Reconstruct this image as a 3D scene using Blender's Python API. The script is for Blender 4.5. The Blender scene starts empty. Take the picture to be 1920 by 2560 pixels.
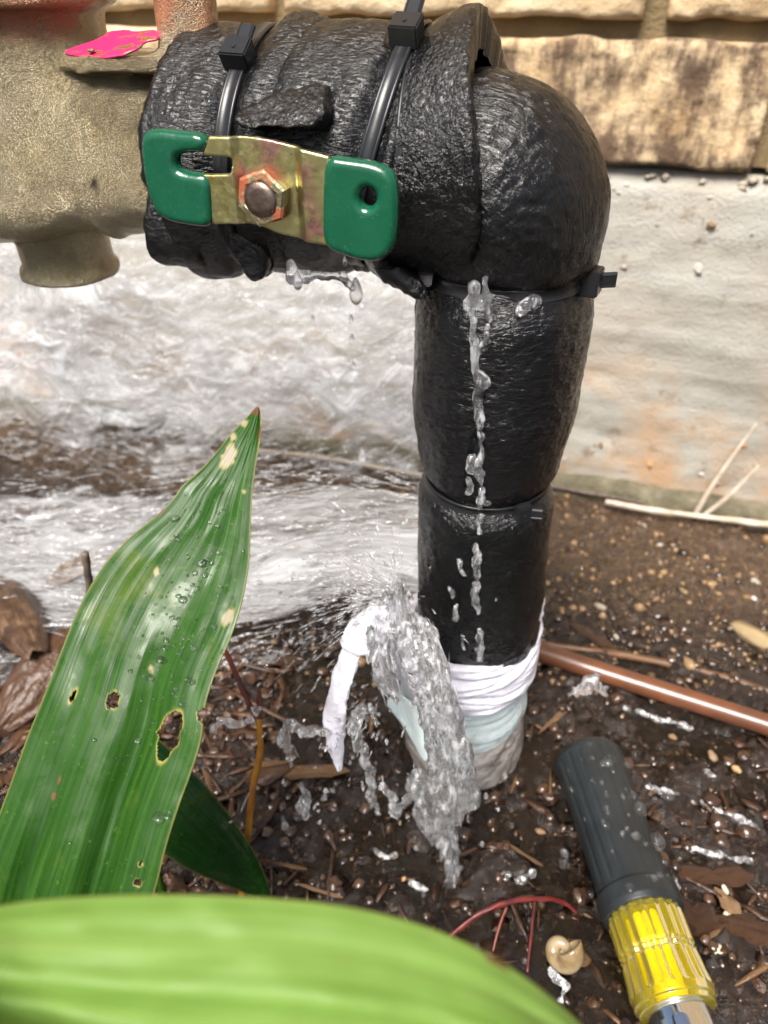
import bpy, bmesh, math, random
import numpy as np
from mathutils import Vector, Matrix

random.seed(7)
rng = np.random.default_rng(11)
R = math.radians
SC = bpy.context.scene
COL = SC.collection

# ------------------------------------------------------------------ camera
FPX, CX, CY = 1900.0, 960.0, 1280.0            # photograph is 1920 x 2560
PITCH, CAMH = R(36.0), 0.34
cam_d = bpy.data.cameras.new('camera')
cam = bpy.data.objects.new('camera', cam_d); COL.objects.link(cam)
cam.location = (0, 0, CAMH); cam.rotation_euler = (R(90) - PITCH, 0, 0)
cam_d.sensor_fit = 'VERTICAL'; cam_d.sensor_height = 24.0; cam_d.sensor_width = 24.0
cam_d.lens = 24.0 * FPX / 2560.0
cam_d.clip_start = 0.005; cam_d.clip_end = 200.0
cam_d.dof.use_dof = True; cam_d.dof.focus_distance = 0.218; cam_d.dof.aperture_fstop = 9.5
SC.camera = cam

# ------------------------------------------------------------------ sky, sun, exposure
SUN_EL, SUN_AZ = R(56.0), R(205.0)             # soft overcast sun, behind and left of the camera
world = bpy.data.worlds.new('World'); SC.world = world; world.use_nodes = True
wt = world.node_tree; wt.nodes.clear()
wsky = wt.nodes.new('ShaderNodeTexSky'); wsky.sky_type = 'NISHITA'; wsky.sun_disc = False
wsky.sun_elevation = SUN_EL; wsky.sun_rotation = SUN_AZ; wsky.dust_density = 4.0; wsky.ozone_density = 0.8; wsky.air_density = 1.0
wbg = wt.nodes.new('ShaderNodeBackground'); wbg.inputs['Strength'].default_value = 0.065
wo = wt.nodes.new('ShaderNodeOutputWorld')
wt.links.new(wsky.outputs[0], wbg.inputs[0]); wt.links.new(wbg.outputs[0], wo.inputs[0])
sd = bpy.data.lights.new('sun', 'SUN'); sd.energy = 3.8; sd.angle = R(26); sd.color = (1.0, 0.95, 0.88)
sun = bpy.data.objects.new('sun', sd); COL.objects.link(sun)
sdir = Vector((math.sin(SUN_AZ) * math.cos(SUN_EL), math.cos(SUN_AZ) * math.cos(SUN_EL), math.sin(SUN_EL)))
sun.rotation_euler = sdir.to_track_quat('Z', 'Y').to_euler(); sun.location = sdir * 5
SC.view_settings.view_transform = 'Standard'; SC.view_settings.look = 'None'
SC.view_settings.exposure = 1.05; SC.view_settings.gamma = 1.0; SC.view_settings.use_curve_mapping = False
SC.cycles.max_bounces = 10; SC.cycles.transmission_bounces = 8; SC.cycles.transparent_max_bounces = 24
SC.cycles.glossy_bounces = 4; SC.cycles.diffuse_bounces = 4
SC.cycles.use_denoising = True; SC.cycles.use_adaptive_sampling = True; SC.cycles.adaptive_threshold = 0.02; SC.cycles.sample_clamp_indirect = 6.0
SC.cycles.caustics_refractive = True; SC.cycles.blur_glossy = 0.6; SC.cycles.caustics_reflective = False

# ------------------------------------------------------------------ pixel directions
CAM = np.array([0, 0, CAMH])
FWD = np.array([0, math.cos(PITCH), -math.sin(PITCH)])
UPV = np.array([0, math.sin(PITCH), math.cos(PITCH)])
def ray(px, py):
    px = np.asarray(px, float); py = np.asarray(py, float)
    a = (px - CX) / FPX; b = (CY - py) / FPX
    return FWD + a[..., None] * np.array([1., 0, 0]) + b[..., None] * UPV
def at_depth(px, py, d): return CAM + ray(px, py) * np.asarray(d, float)[..., None]
def at_plane(px, py, p0, n):
    r = ray(px, py); n = np.asarray(n, float)
    t = ((np.asarray(p0) - CAM) @ n) / (r @ n)
    return CAM + r * t[..., None]
def at_y(px, py, y): return at_plane(px, py, (0, y, 0), (0, 1., 0))
def proj(P):
    d = np.asarray(P) - CAM; z = d @ FWD
    return CX + FPX * d[..., 0] / z, CY - FPX * (d @ UPV) / z

# wall frame: the house wall runs a little towards the camera on the right
W0 = np.array([0.136, 0.517, 0.0])
WS = np.array([0.9606, -0.278, 0.0]); WN = np.array([-0.278, -0.9606, 0.0]); EZ = np.array([0, 0, 1.0])
EL = -WS                                          # along the pipe run, away from the elbow
PIPE = np.array([0.038, 0.235, 0.0]); ZA = 0.289  # riser axis and height of the horizontal run
AX = PIPE + np.array([0, 0, ZA])
def wall_pt(s, z, off=0.0): return W0 + WS * s + WN * off + EZ * z
def run_pt(L, n, z): return AX + EL * L + WN * n + EZ * z
def sstep(x): x = np.clip(x, 0, 1); return x * x * (3 - 2 * x)
def gbase(x, y):
    d = (np.asarray(x) - W0[0]) * WN[0] + (np.asarray(y) - W0[1]) * WN[1]
    return -0.012 + 0.042 * sstep(d / 0.27)
def G(px, py, lift=0.0):
    z = 0.02
    for _ in range(25):
        p = at_plane(np.float64(px), np.float64(py), (0, 0, z), (0, 0, 1.)); z = 0.5 * z + 0.5 * float(gbase(p[0], p[1]))
    return p + EZ * lift

# ------------------------------------------------------------------ noise, meshing helpers
def _h(x, y, z):
    n = (x * 374761393 + y * 668265263 + z * 1440662683) & 0xFFFFFFFF
    n = ((n ^ (n >> 13)) * 1274126177) & 0xFFFFFFFF
    n = ((n ^ (n >> 16)) * 2246822519) & 0xFFFFFFFF
    return ((n ^ (n >> 15)) & 0xFFFFFF).astype(np.float64) / 0xFFFFFF
def vn(P, seed=0):
    P = np.asarray(P, float); i = np.floor(P).astype(np.int64); f = P - i; f = f * f * f * (f * (f * 6 - 15) + 10)
    x, y, z = i[..., 0] + seed * 57, i[..., 1] + seed * 131, i[..., 2] + seed * 17
    fx, fy, fz = f[..., 0], f[..., 1], f[..., 2]
    def L(a, b, t): return a + (b - a) * t
    v = L(L(L(_h(x, y, z), _h(x + 1, y, z), fx), L(_h(x, y + 1, z), _h(x + 1, y + 1, z), fx), fy),
          L(L(_h(x, y, z + 1), _h(x + 1, y, z + 1), fx), L(_h(x, y + 1, z + 1), _h(x + 1, y + 1, z + 1), fx), fy), fz)
    return v * 2 - 1
def fbm(P, o=4, seed=0, gain=0.5):
    P = np.asarray(P, float); s = 0; a = 1.0
    for k in range(o): s = s + a * vn(P * 2 ** k, seed + k); a *= gain
    return s
def V3(x, y, z): return np.stack(np.broadcast_arrays(np.asarray(x, float), np.asarray(y, float), np.asarray(z, float)), -1)

def link(o, parent=None):
    COL.objects.link(o)
    if parent is not None: o.parent = parent
    return o
def tag(o, label=None, cat=None, group=None, kind=None):
    if label: o['label'] = label
    if cat: o['category'] = cat
    if group: o['group'] = group
    if kind: o['kind'] = kind
    return o
def mesh(name, V, F, mat, parent=None, smooth=True, uv=None, attrs=None):
    V = np.asarray(V, np.float32).reshape(-1, 3)
    me = bpy.data.meshes.new(name)
    if isinstance(F, np.ndarray):
        k = F.shape[1]; n = len(F)
        me.vertices.add(len(V)); me.vertices.foreach_set('co', V.ravel())
        me.loops.add(n * k); me.loops.foreach_set('vertex_index', F.astype(np.int32).ravel())
        me.polygons.add(n); me.polygons.foreach_set('loop_start', np.arange(0, n * k, k, dtype=np.int32))
        try: me.polygons.foreach_set('loop_total', np.full(n, k, np.int32))
        except Exception: pass
        me.update(calc_edges=True); me.validate()
    else:
        me.from_pydata([tuple(map(float, v)) for v in V], [], [tuple(map(int, f)) for f in F]); me.update()
    if uv is not None:
        l = me.uv_layers.new(name='UVMap'); idx = np.empty(len(me.loops), np.int32); me.loops.foreach_get('vertex_index', idx)
        l.data.foreach_set('uv', np.asarray(uv, np.float32)[idx].ravel())
    for kname, vals in (attrs or {}).items():
        a = me.attributes.new(kname, 'FLOAT', 'POINT'); a.data.foreach_set('value', np.asarray(vals, np.float32).ravel())
    if smooth: me.polygons.foreach_set('use_smooth', np.ones(len(me.polygons), bool))
    me.materials.append(mat)
    o = bpy.data.objects.new(name, me)
    return link(o, parent)
def empty(name, loc=(0, 0, 0)):
    o = bpy.data.objects.new(name, None); o.empty_display_size = 0.02; return link(o)
def grid_faces(nr, nc, wrap=False):
    i = np.arange(nr - 1)[:, None]; j = np.arange(nc if wrap else nc - 1)[None, :]; j2 = (j + 1) % nc
    return np.stack([i * nc + j, i * nc + j2, (i + 1) * nc + j2, (i + 1) * nc + j], -1).reshape(-1, 4)
def ringmesh(name, P, mat, parent=None, uv=None, caps=True, smooth=True):
    """P: (rows, cols, 3) closed around the columns; caps fill the two ends with a fan"""
    nr, nc = P.shape[:2]; F = grid_faces(nr, nc, True)
    # a wrapped uv needs no seam care here: the textures are noise in object or generated space
    V = P.reshape(-1, 3)
    if caps:
        c0, c1 = len(V), len(V) + 1; V = np.vstack([V, P[0].mean(0), P[-1].mean(0)])
        j = np.arange(nc); j2 = (j + 1) % nc
        F = np.vstack([F, np.stack([np.full(nc, c0), j2, j, j], -1)[:, [0, 1, 2, 2]], np.stack([np.full(nc, c1), (nr - 1) * nc + j, (nr - 1) * nc + j2, (nr - 1) * nc + j2], -1)])
        quads = F[:-2 * nc]; tris = F[-2 * nc:, :3]
        faces = [tuple(q) for q in quads] + [tuple(t) for t in tris]
        if uv is not None: uv = np.vstack([uv.reshape(-1, 2), uv.reshape(-1, 2)[0], uv.reshape(-1, 2)[-1]])
        return mesh(name, V, faces, mat, parent, smooth, uv)
    return mesh(name, V, F, mat, parent, smooth, None if uv is None else uv.reshape(-1, 2))
def resample(P, n):
    P = np.asarray(P, float)
    for _ in range(3):                                # Chaikin-style smoothing of the control polyline
        if len(P) > 2 and len(P) < 200:
            Q = np.empty((2 * len(P) - 2, P.shape[1])); Q[0::2] = .75 * P[:-1] + .25 * P[1:]; Q[1::2] = .25 * P[:-1] + .75 * P[1:]
            P = np.vstack([P[:1], Q, P[-1:]])
    d = np.r_[0, np.cumsum(np.linalg.norm(np.diff(P[:, :3], axis=0), axis=1))]; t = np.linspace(0, d[-1], n)
    return np.stack([np.interp(t, d, P[:, k]) for k in range(P.shape[1])], -1)
def tube(name, pts, rad, mat, parent=None, n=40, nc=14, flat=1.0, wob=0.0, seed=0, up=(0, 0, 1), endround=True):
    """swept tube; pts (k,3); rad scalar or (k,) ; flat squashes along the second axis"""
    pts = np.asarray(pts, float); rad = np.broadcast_to(np.asarray(rad, float), (len(pts),))
    Q = resample(np.hstack([pts, rad[:, None]]), n); C, rr = Q[:, :3], Q[:, 3].copy()
    T = np.gradient(C, axis=0); T /= np.linalg.norm(T, axis=1)[:, None] + 1e-12
    u = np.asarray(up, float)
    A = np.cross(T, u); A /= np.linalg.norm(A, axis=1)[:, None] + 1e-9; B = np.cross(A, T)
    th = np.linspace(0, 2 * np.pi, nc, endpoint=False)
    r = rr[:, None] * np.ones(nc)
    if wob: r = r * (1 + wob * fbm(V3(np.arange(n)[:, None] * (14. / n), np.cos(th)[None] * 1.3, np.sin(th)[None] * 1.3), 3, seed))
    P = C[:, None] + r[..., None] * (np.cos(th)[None, :, None] * A[:, None] + flat * np.sin(th)[None, :, None] * B[:, None])
    if endround:
        P = np.concatenate([(C[0] + (P[0] - C[0]) * .55 - T[0] * rr[0] * .35)[None], P, (C[-1] + (P[-1] - C[-1]) * .55 + T[-1] * rr[-1] * .35)[None]])
    s = np.r_[0, np.cumsum(np.linalg.norm(np.diff(P.mean(1), axis=0), axis=1))]
    uv = np.stack(np.broadcast_arrays((th * rr.mean())[None], s[:, None]), -1)
    return ringmesh(name, P, mat, parent, uv)
def bm_obj(name, bm, mat, parent=None, smooth=False):
    me = bpy.data.meshes.new(name); bm.to_mesh(me); bm.free(); me.materials.append(mat)
    if smooth: me.polygons.foreach_set('use_smooth', np.ones(len(me.polygons), bool))
    return link(bpy.data.objects.new(name, me), parent)
def surfnet(f, lo, hi, h):
    lo, hi = np.asarray(lo, float), np.asarray(hi, float)
    n = np.ceil((hi - lo) / h).astype(int) + 1
    ax = [lo[k] + h * np.arange(n[k]) for k in range(3)]
    X, Y, Z = np.meshgrid(*ax, indexing='ij'); D = f(np.stack([X, Y, Z], -1)); D[np.abs(D) < 1e-12] = 1e-12
    D[0], D[-1], D[:, 0], D[:, -1], D[:, :, 0], D[:, :, -1] = 1, 1, 1, 1, 1, 1
    ins = D < 0; nx, ny, nz = n
    cs = [(a, b, c) for a in (0, 1) for b in (0, 1) for c in (0, 1)]
    sl = lambda A, c: A[c[0]:nx - 1 + c[0], c[1]:ny - 1 + c[1], c[2]:nz - 1 + c[2]]
    cnt = sum(sl(ins, c).astype(np.int8) for c in cs); act = (cnt > 0) & (cnt < 8)
    I = np.argwhere(act); vid = -np.ones(act.shape, np.int64); vid[act] = np.arange(len(I))
    vals = {c: D[I[:, 0] + c[0], I[:, 1] + c[1], I[:, 2] + c[2]] for c in cs}
    acc = np.zeros((len(I), 3)); m = np.zeros(len(I))
    for a in cs:
        for k in range(3):
            if a[k] == 0:
                b = list(a); b[k] = 1; b = tuple(b); va, vb = vals[a], vals[b]; x = (va < 0) != (vb < 0)
                t = np.where(x, va / np.where(x, va - vb, 1), 0); p = np.array(a, float) + t[:, None] * (np.array(b) - np.array(a))
                acc[x] += p[x]; m[x] += 1
    V = lo + h * (I + acc / np.maximum(m, 1)[:, None])
    Fs = []
    for k in range(3):
        s0 = [slice(None)] * 3; s1 = [slice(None)] * 3; s0[k] = slice(0, -1); s1[k] = slice(1, None)
        d0, d1 = ins[tuple(s0)], ins[tuple(s1)]; E = np.argwhere(d0 != d1); u, v = (k + 1) % 3, (k + 2) % 3
        ok = (E[:, u] > 0) & (E[:, v] > 0) & (E[:, u] < n[u] - 1) & (E[:, v] < n[v] - 1); E = E[ok]
        if not len(E): continue
        q = []
        for du, dv in ((-1, -1), (0, -1), (0, 0), (-1, 0)):
            c = E.copy(); c[:, u] += du; c[:, v] += dv; q.append(vid[c[:, 0], c[:, 1], c[:, 2]])
        q = np.stack(q, -1); fl = d0[E[:, 0], E[:, 1], E[:, 2]]
        q[~fl] = q[~fl][:, ::-1]; Fs.append(q)
    return V, np.vstack(Fs)
def smin(a, b, k):
    h = np.clip(.5 + .5 * (b - a) / k, 0, 1); return b + (a - b) * h - k * h * (1 - h)
def smax(a, b, k): return -smin(-a, -b, k)
def caps_sdf(P, a, b, ra, rb):
    a, b = np.asarray(a, float), np.asarray(b, float); d = b - a; t = np.clip(((P - a) @ d) / (d @ d + 1e-12), 0, 1)
    return np.linalg.norm(P - a - t[..., None] * d, axis=-1) - (ra + (rb - ra) * t)
def cyl_sdf(P, axis, c, r, h0, h1, rnd=0.001):
    """axis 0/1/2 in local frame; c = the two other coordinates"""
    o = [k for k in range(3) if k != axis]
    d = np.hypot(P[..., o[0]] - c[0], P[..., o[1]] - c[1]) - r + rnd; e = np.abs(P[..., axis] - (h0 + h1) / 2) - (h1 - h0) / 2 + rnd
    return np.minimum(np.maximum(d, e), 0) + np.hypot(np.maximum(d, 0), np.maximum(e, 0)) - rnd
def poly_sdf(x, y, poly):
    poly = np.asarray(poly, float); d = np.full(x.shape, 1e9); s = np.ones(x.shape)
    for i in range(len(poly)):
        a, b = poly[i], poly[i - 1]; ex, ey = b - a; wx, wy = x - a[0], y - a[1]
        t = np.clip((wx * ex + wy * ey) / (ex * ex + ey * ey + 1e-18), 0, 1); d = np.minimum(d, (wx - ex * t) ** 2 + (wy - ey * t) ** 2)
        c1, c2, c3 = y >= a[1], y < b[1], ex * wy > ey * wx
        s = np.where((c1 & c2 & c3) | (~c1 & ~c2 & ~c3), -s, s)
    return s * np.sqrt(d)
def roundpoly(p, it=2):
    p = np.asarray(p, float)
    for _ in range(it):
        q = np.roll(p, -1, 0); p = np.stack([.75 * p + .25 * q, .25 * p + .75 * q], 1).reshape(-1, 2)
    return p

# ------------------------------------------------------------------ material helpers
class Mat:
    def __init__(s, name):
        s.m = bpy.data.materials.new(name); s.m.use_nodes = True; s.t = s.m.node_tree; s.t.nodes.clear()
        s.out = s.t.nodes.new('ShaderNodeOutputMaterial')
    def n(s, typ, props=None, **inp):
        nd = s.t.nodes.new('ShaderNode' + typ)
        for k, v in (props or {}).items(): setattr(nd, k, v)
        for k, v in inp.items():
            k = k.replace('_', ' '); key = int(k[1:]) if k[0] == 'i' and k[1:].isdigit() else k
            so = nd.inputs[key]
            if isinstance(v, bpy.types.NodeSocket): s.t.links.new(v, so)
            elif isinstance(v, (tuple, list)) and so.type == 'RGBA' and len(v) == 3: so.default_value = (*v, 1)
            else: so.default_value = v
        return nd
    def ramp(s, fac, stops, interp='LINEAR'):
        nd = s.t.nodes.new('ShaderNodeValToRGB'); r = nd.color_ramp; r.interpolation = interp
        while len(r.elements) < len(stops): r.elements.new(0.5)
        for e, (p, c) in zip(r.elements, stops):
            e.position = p; e.color = (c, c, c, 1) if isinstance(c, (int, float)) else (*c, 1)
        s.t.links.new(fac, nd.inputs[0]); return nd.outputs[0]
    def coord(s, which='Object', scale=(1, 1, 1), rot=(0, 0, 0)):
        tc = s.n('TexCoord'); mp = s.n('Mapping', Vector=tc.outputs[which], Scale=scale, Rotation=rot); return mp.outputs[0]
    def noise(s, vec, scale, detail=3, rough=.55, dist=0, out='Fac'):
        return s.n('TexNoise', Vector=vec, Scale=scale, Detail=detail, Roughness=rough, Distortion=dist).outputs[out]
    def mix(s, fac, a, b, mode='MIX'):
        nd = s.n('MixRGB', dict(blend_type=mode)); 
        for k, v in zip((0, 1, 2), (fac, a, b)):
            if isinstance(v, bpy.types.NodeSocket): s.t.links.new(v, nd.inputs[k])
            else: nd.inputs[k].default_value = v if k == 0 else (*v, 1)
        return nd.outputs[0]
    def math(s, op, a, b=0.0, clamp=False):
        nd = s.n('Math', dict(operation=op, use_clamp=clamp))
        for k, v in ((0, a), (1, b)):
            if isinstance(v, bpy.types.NodeSocket): s.t.links.new(v, nd.inputs[k])
            else: nd.inputs[k].default_value = v
        return nd.outputs[0]
    def bump(s, h, strength=.5, dist=.001, normal=None):
        nd = s.n('Bump', Height=h, Strength=strength, Distance=dist)
        if normal is not None: s.t.links.new(normal, nd.inputs['Normal'])
        return nd.outputs[0]
    def pbr(s, **inp): return s.n('BsdfPrincipled', **inp)
    def done(s, shader):
        s.t.links.new(shader.outputs[0] if hasattr(shader, 'outputs') else shader, s.out.inputs[0]); return s.m

def m_foam(name, kx, ky, wet=0.0, base=(.0026, .0027, .0030)):
    """black closed-cell foam: stretched pores in the uv frame (u round the tube, v along it, metres)"""
    m = Mat(name); uv = m.coord('UV', (kx, ky, 1)); ob = m.coord('Object')
    a = m.noise(uv, 1.0, 4, .62, .35); c = m.noise(ob, 120, 3); d = m.noise(ob, 1050, 3, .65)
    h = m.math('ADD', m.math('MULTIPLY', m.ramp(a, [(.30, 0.), (.52, .8), (.75, 1.)]), 1.0), m.math('MULTIPLY', d, .8))
    col = m.mix(m.ramp(c, [(.35, 0.), (.7, 1.)]), base, tuple(min(1, x * 2.) for x in base))
    sp = m.ramp(m.noise(ob, 420, 3, .6), [(.72, 0.), (.78, .8)]); col = m.mix(sp, col, (.055, .038, .024))
    rg = m.ramp(m.math('ADD', m.math('MULTIPLY', c, .6), m.math('MULTIPLY', d, .4)), [(.3, .13 - .03 * wet), (.7, .30 - .08 * wet)])
    return m.done(m.pbr(Base_Color=col, Roughness=rg, Specular_IOR_Level=.50, Normal=m.bump(h, .52, .0006)))
def m_simple(name, col, rough=.5, metal=0., bump=0., bscale=500., col2=None, cscale=80., spec=.5, coat=0., bdist=.0004):
    m = Mat(name); ob = m.coord('Object'); c = col
    if col2 is not None: c = m.mix(m.ramp(m.noise(ob, cscale, 4), [(.38, 0.), (.64, 1.)]), col, col2)
    kw = dict(Base_Color=c, Roughness=rough, Metallic=metal, Specular_IOR_Level=spec, Coat_Weight=coat, Coat_Roughness=.08)
    if bump: kw['Normal'] = m.bump(m.noise(ob, bscale, 3, .6), bump, bdist)
    return m.done(m.pbr(**kw))

M = {}
M['foam_h'] = m_foam('foam_long_pores', 1350, 330)
M['foam_elbow'] = m_foam('foam_elbow', 1300, 380)
M['foam_v'] = m_foam('foam_round_pores', 330, 950, .6)
M['foam_low'] = m_foam('foam_lower', 700, 700, .2, (.0022, .0025, .0026))
M['foam_cut'] = m_foam('foam_cut', 900, 900, 0., (.0032, .0032, .0034))
M['tie'] = m_simple('black_nylon', (.012, .013, .015), .32, bump=.12, bscale=300, spec=.5)
m = Mat('green_vinyl'); ob = m.coord('Object')
M['green'] = m.done(m.pbr(Base_Color=m.mix(m.ramp(m.noise(ob, 330, 4, .65), [(.67, 0.), (.71, .85)]), m.mix(m.ramp(m.noise(ob, 1400, 3, .7), [(.66, 0.), (.74, 1.)]), m.mix(m.noise(ob, 90, 3), (.0012, .058, .026), (.0025, .092, .044)), (.14, .22, .17)), (.075, .06, .04)), Roughness=m.ramp(m.noise(ob, 200, 4), [(.35, .16), (.7, .36)]),
    Normal=m.bump(m.noise(ob, 260, 3), .25, .0006), Coat_Weight=.35, Coat_Roughness=.12))
m = Mat('zinc_yellow'); ob = m.coord('Object')
c = m.ramp(m.noise(ob, 70, 3, .5, .8), [(.3, (.42, .36, .13)), (.45, (.52, .50, .24)), (.56, (.48, .42, .20)), (.66, (.52, .26, .24)), (.78, (.40, .42, .20))])
rust = m.ramp(m.noise(ob, 240, 4, .6), [(.60, 0.), (.72, 1.)])
M['zinc'] = m.done(m.pbr(Base_Color=m.mix(rust, c, (.16, .12, .09)), Metallic=m.ramp(rust, [(0, 1.), (1, .3)]), Roughness=m.ramp(m.noise(ob, 500, 4), [(.3, .26), (.75, .5)]), Normal=m.bump(m.noise(ob, 700, 3), .25, .0003)))
m = Mat('rusty_nut'); ob = m.coord('Object')
f = m.ramp(m.noise(ob, 150, 4, .6, .4), [(.46, 0.), (.56, 1.)])
M['nut'] = m.done(m.pbr(Base_Color=m.mix(f, (.45, .42, .26), (.30, .085, .035)), Metallic=m.ramp(f, [(0, 1.), (1, .1)]), Roughness=m.ramp(f, [(0, .34), (1, .8)]), Normal=m.bump(m.noise(ob, 900, 4), .5, .0004)))
M['stem'] = m_simple('stem_steel', (.30, .24, .20), .42, 1., .4, 500, (.17, .12, .10), 260)
m = Mat('cast_bronze'); ob = m.coord('Object')
g = m.noise(ob, 2600, 2, .6); big = m.noise(ob, 45, 4, .6)
sepz = m.n('SeparateXYZ', Vector=ob).outputs[2]
red = m.math('MULTIPLY', m.ramp(m.noise(ob, 60, 4, .6), [(.36, 0.), (.52, 1.)]), m.ramp(m.math('MULTIPLY', m.math('SUBTRACT', sepz, .030), 60), [(0., 0.), (.4, 1.)]), True)
c = m.mix(m.ramp(big, [(.3, 0.), (.72, 1.)]), (.35, .305, .20), (.52, .46, .325)); c = m.mix(m.ramp(m.noise(ob, 1500, 2, .6), [(.38, .5), (.50, 0.)]), c, (.17, .135, .072)); c = m.mix(m.ramp(m.noise(ob, 30, 4, .6), [(.50, 0.), (.70, .6)]), c, (.17, .125, .07)); c = m.mix(m.math('MULTIPLY', red, .8), c, (.42, .16, .075))
M['bronze'] = m.done(m.pbr(Base_Color=c, Metallic=m.math('SUBTRACT', .93, m.math('MULTIPLY', red, .5)), Roughness=.27, Normal=m.bump(g, 1., .0009, m.bump(m.noise(ob, 300, 2), .25, .0008))))
m = Mat('pink_tag'); ob = m.coord('Object')
f = m.ramp(m.noise(m.coord('Object', (60, 200, 100), (0, 0, .5)), 2.2, 3, .6), [(.53, 0.), (.57, 1.)])
M['tag'] = m.done(m.pbr(Base_Color=m.mix(f, (.80, .025, .12), (.30, .19, .07)), Roughness=.3, Metallic=m.math('MULTIPLY', f, .6), Normal=m.bump(m.noise(ob, 300, 2), .2, .0004)))
M['whiteplastic'] = m_simple('white_plastic', (.75, .75, .77), .35)
# brick, mortar, concrete
m = Mat('buff_brick'); ob = m.coord('Object'); oi = m.n('ObjectInfo')
vec = m.n('VectorMath', dict(operation='ADD'), i0=ob, i1=m.n('CombineXYZ', X=m.math('MULTIPLY', oi.outputs['Random'], 7.), Y=m.math('MULTIPLY', oi.outputs['Random'], 3.)).outputs[0]).outputs[0]
st = m.n('Mapping', Vector=vec, Scale=(60, 40, 22)).outputs[0]
n1 = m.noise(vec, 26, 5, .62); n2 = m.noise(st, 1.0, 5, .7); n3 = m.noise(vec, 380, 4, .65)
c = m.ramp(n1, [(.28, (.42, .28, .14)), (.5, (.60, .45, .27)), (.72, (.70, .57, .38))])
att = m.n('Attribute', dict(attribute_name='stain', attribute_type='OBJECT')).outputs['Fac']
stain = m.ramp(m.math('ADD', m.math('MULTIPLY', n2, .62), m.math('MULTIPLY', m.noise(vec, 40, 4, .6), .5)), [(.46, 0.), (.60, 1.)])
c = m.mix(m.math('MULTIPLY', m.math('MULTIPLY', stain, att), .92), c, (.085, .052, .035))
c = m.mix(m.ramp(n3, [(.62, 0.), (.72, .7)]), c, (.20, .13, .07))
M['brick'] = m.done(m.pbr(Base_Color=c, Roughness=.85, Specular_IOR_Level=.25, Normal=m.bump(n3, .8, .0014, m.bump(n1, .6, .004))))
m = Mat('mortar'); ob = m.coord('Object'); n1 = m.noise(ob, 300, 4, .7); n2 = m.noise(ob, 18, 4)
M['mortar'] = m.done(m.pbr(Base_Color=m.mix(n2, (.16, .115, .06), (.30, .23, .13)), Roughness=.9, Specular_IOR_Level=.2, Normal=m.bump(n1, 1., .003)))
m = Mat('board_formed_concrete'); ob = m.coord('Object'); n1 = m.noise(ob, 420, 4, .65)
hz = m.noise(m.coord('Object', (7, 7, 60)), 1.0, 5, .65); bl = m.noise(ob, 16, 5, .6)
z = m.n('SeparateXYZ', Vector=ob).outputs[2]
low = m.ramp(m.math('MULTIPLY', m.math('SUBTRACT', .12, z), 9.), [(0., 0.), (.55, 1.)])
c = m.ramp(hz, [(.28, (.25, .235, .195)), (.48, (.375, .36, .315)), (.7, (.46, .45, .41))])
c = m.mix(m.math('MULTIPLY', m.ramp(bl, [(.42, 0.), (.62, 1.)]), m.math('ADD', m.math('MULTIPLY', low, .65), .12)), c, (.44, .26, .13))
c = m.mix(m.ramp(m.noise(ob, 46, 4, .7), [(.60, 0.), (.70, .75)]), c, (.20, .15, .095))
M['concrete'] = m.done(m.pbr(Base_Color=c, Roughness=.8, Specular_IOR_Level=.3, Normal=m.bump(n1, .8, .0016, m.bump(hz, .25, .002))))
m = Mat('mossy_ledge'); ob = m.coord('Object'); n1 = m.noise(ob, 60, 5, .7)
M['ledge'] = m.done(m.pbr(Base_Color=m.ramp(n1, [(.3, (.055, .050, .028)), (.5, (.12, .105, .064)), (.7, (.20, .175, .115))]), Roughness=.8, Normal=m.bump(m.noise(ob, 350, 4), .8, .002)))
# soil
m = Mat('wet_soil'); ob = m.coord('Object'); n1 = m.noise(ob, 330, 5, .7); n2 = m.noise(ob, 60, 4, .6); n3 = m.noise(ob, 900, 3, .6)
sp = m.n('SeparateXYZ', Vector=ob)
far = m.math('ADD', m.math('MULTIPLY', sp.outputs[1], 1.0), m.math('MULTIPLY', sp.outputs[0], .42))
dry = m.ramp(m.math('ADD', far, m.math('MULTIPLY', m.math('SUBTRACT', n2, .5), .16)), [(.375, 0.), (.46, 1.)])
cw = m.ramp(n1, [(.30, (.005, .003, .002)), (.50, (.020, .011, .007)), (.62, (.060, .034, .020)), (.74, (.17, .11, .065))])
cd = m.ramp(n1, [(.28, (.022, .012, .007)), (.46, (.080, .046, .024)), (.60, (.165, .100, .052)), (.78, (.30, .20, .11))])
c = m.mix(dry, cw, cd)
rg = m.mix(dry, m.ramp(n2, [(.35, .05), (.65, .22)]), m.ramp(n2, [(.3, .18), (.7, .55)]))
M['soil'] = m.done(m.pbr(Base_Color=c, Roughness=rg, Specular_IOR_Level=.85, Normal=m.bump(n3, .9, .0014, m.bump(n1, 1., .004))))
m = Mat('puddle_water'); ob = m.coord('Object')
wv = m.bump(m.noise(ob, 70, 3, .5, .6), .6, .006, m.bump(m.noise(ob, 190, 2), .22, .0015))
M['puddle'] = m.done(m.pbr(Base_Color=(.80, .72, .62), Roughness=.03, Transmission_Weight=1., IOR=1.33, Normal=wv))
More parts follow.
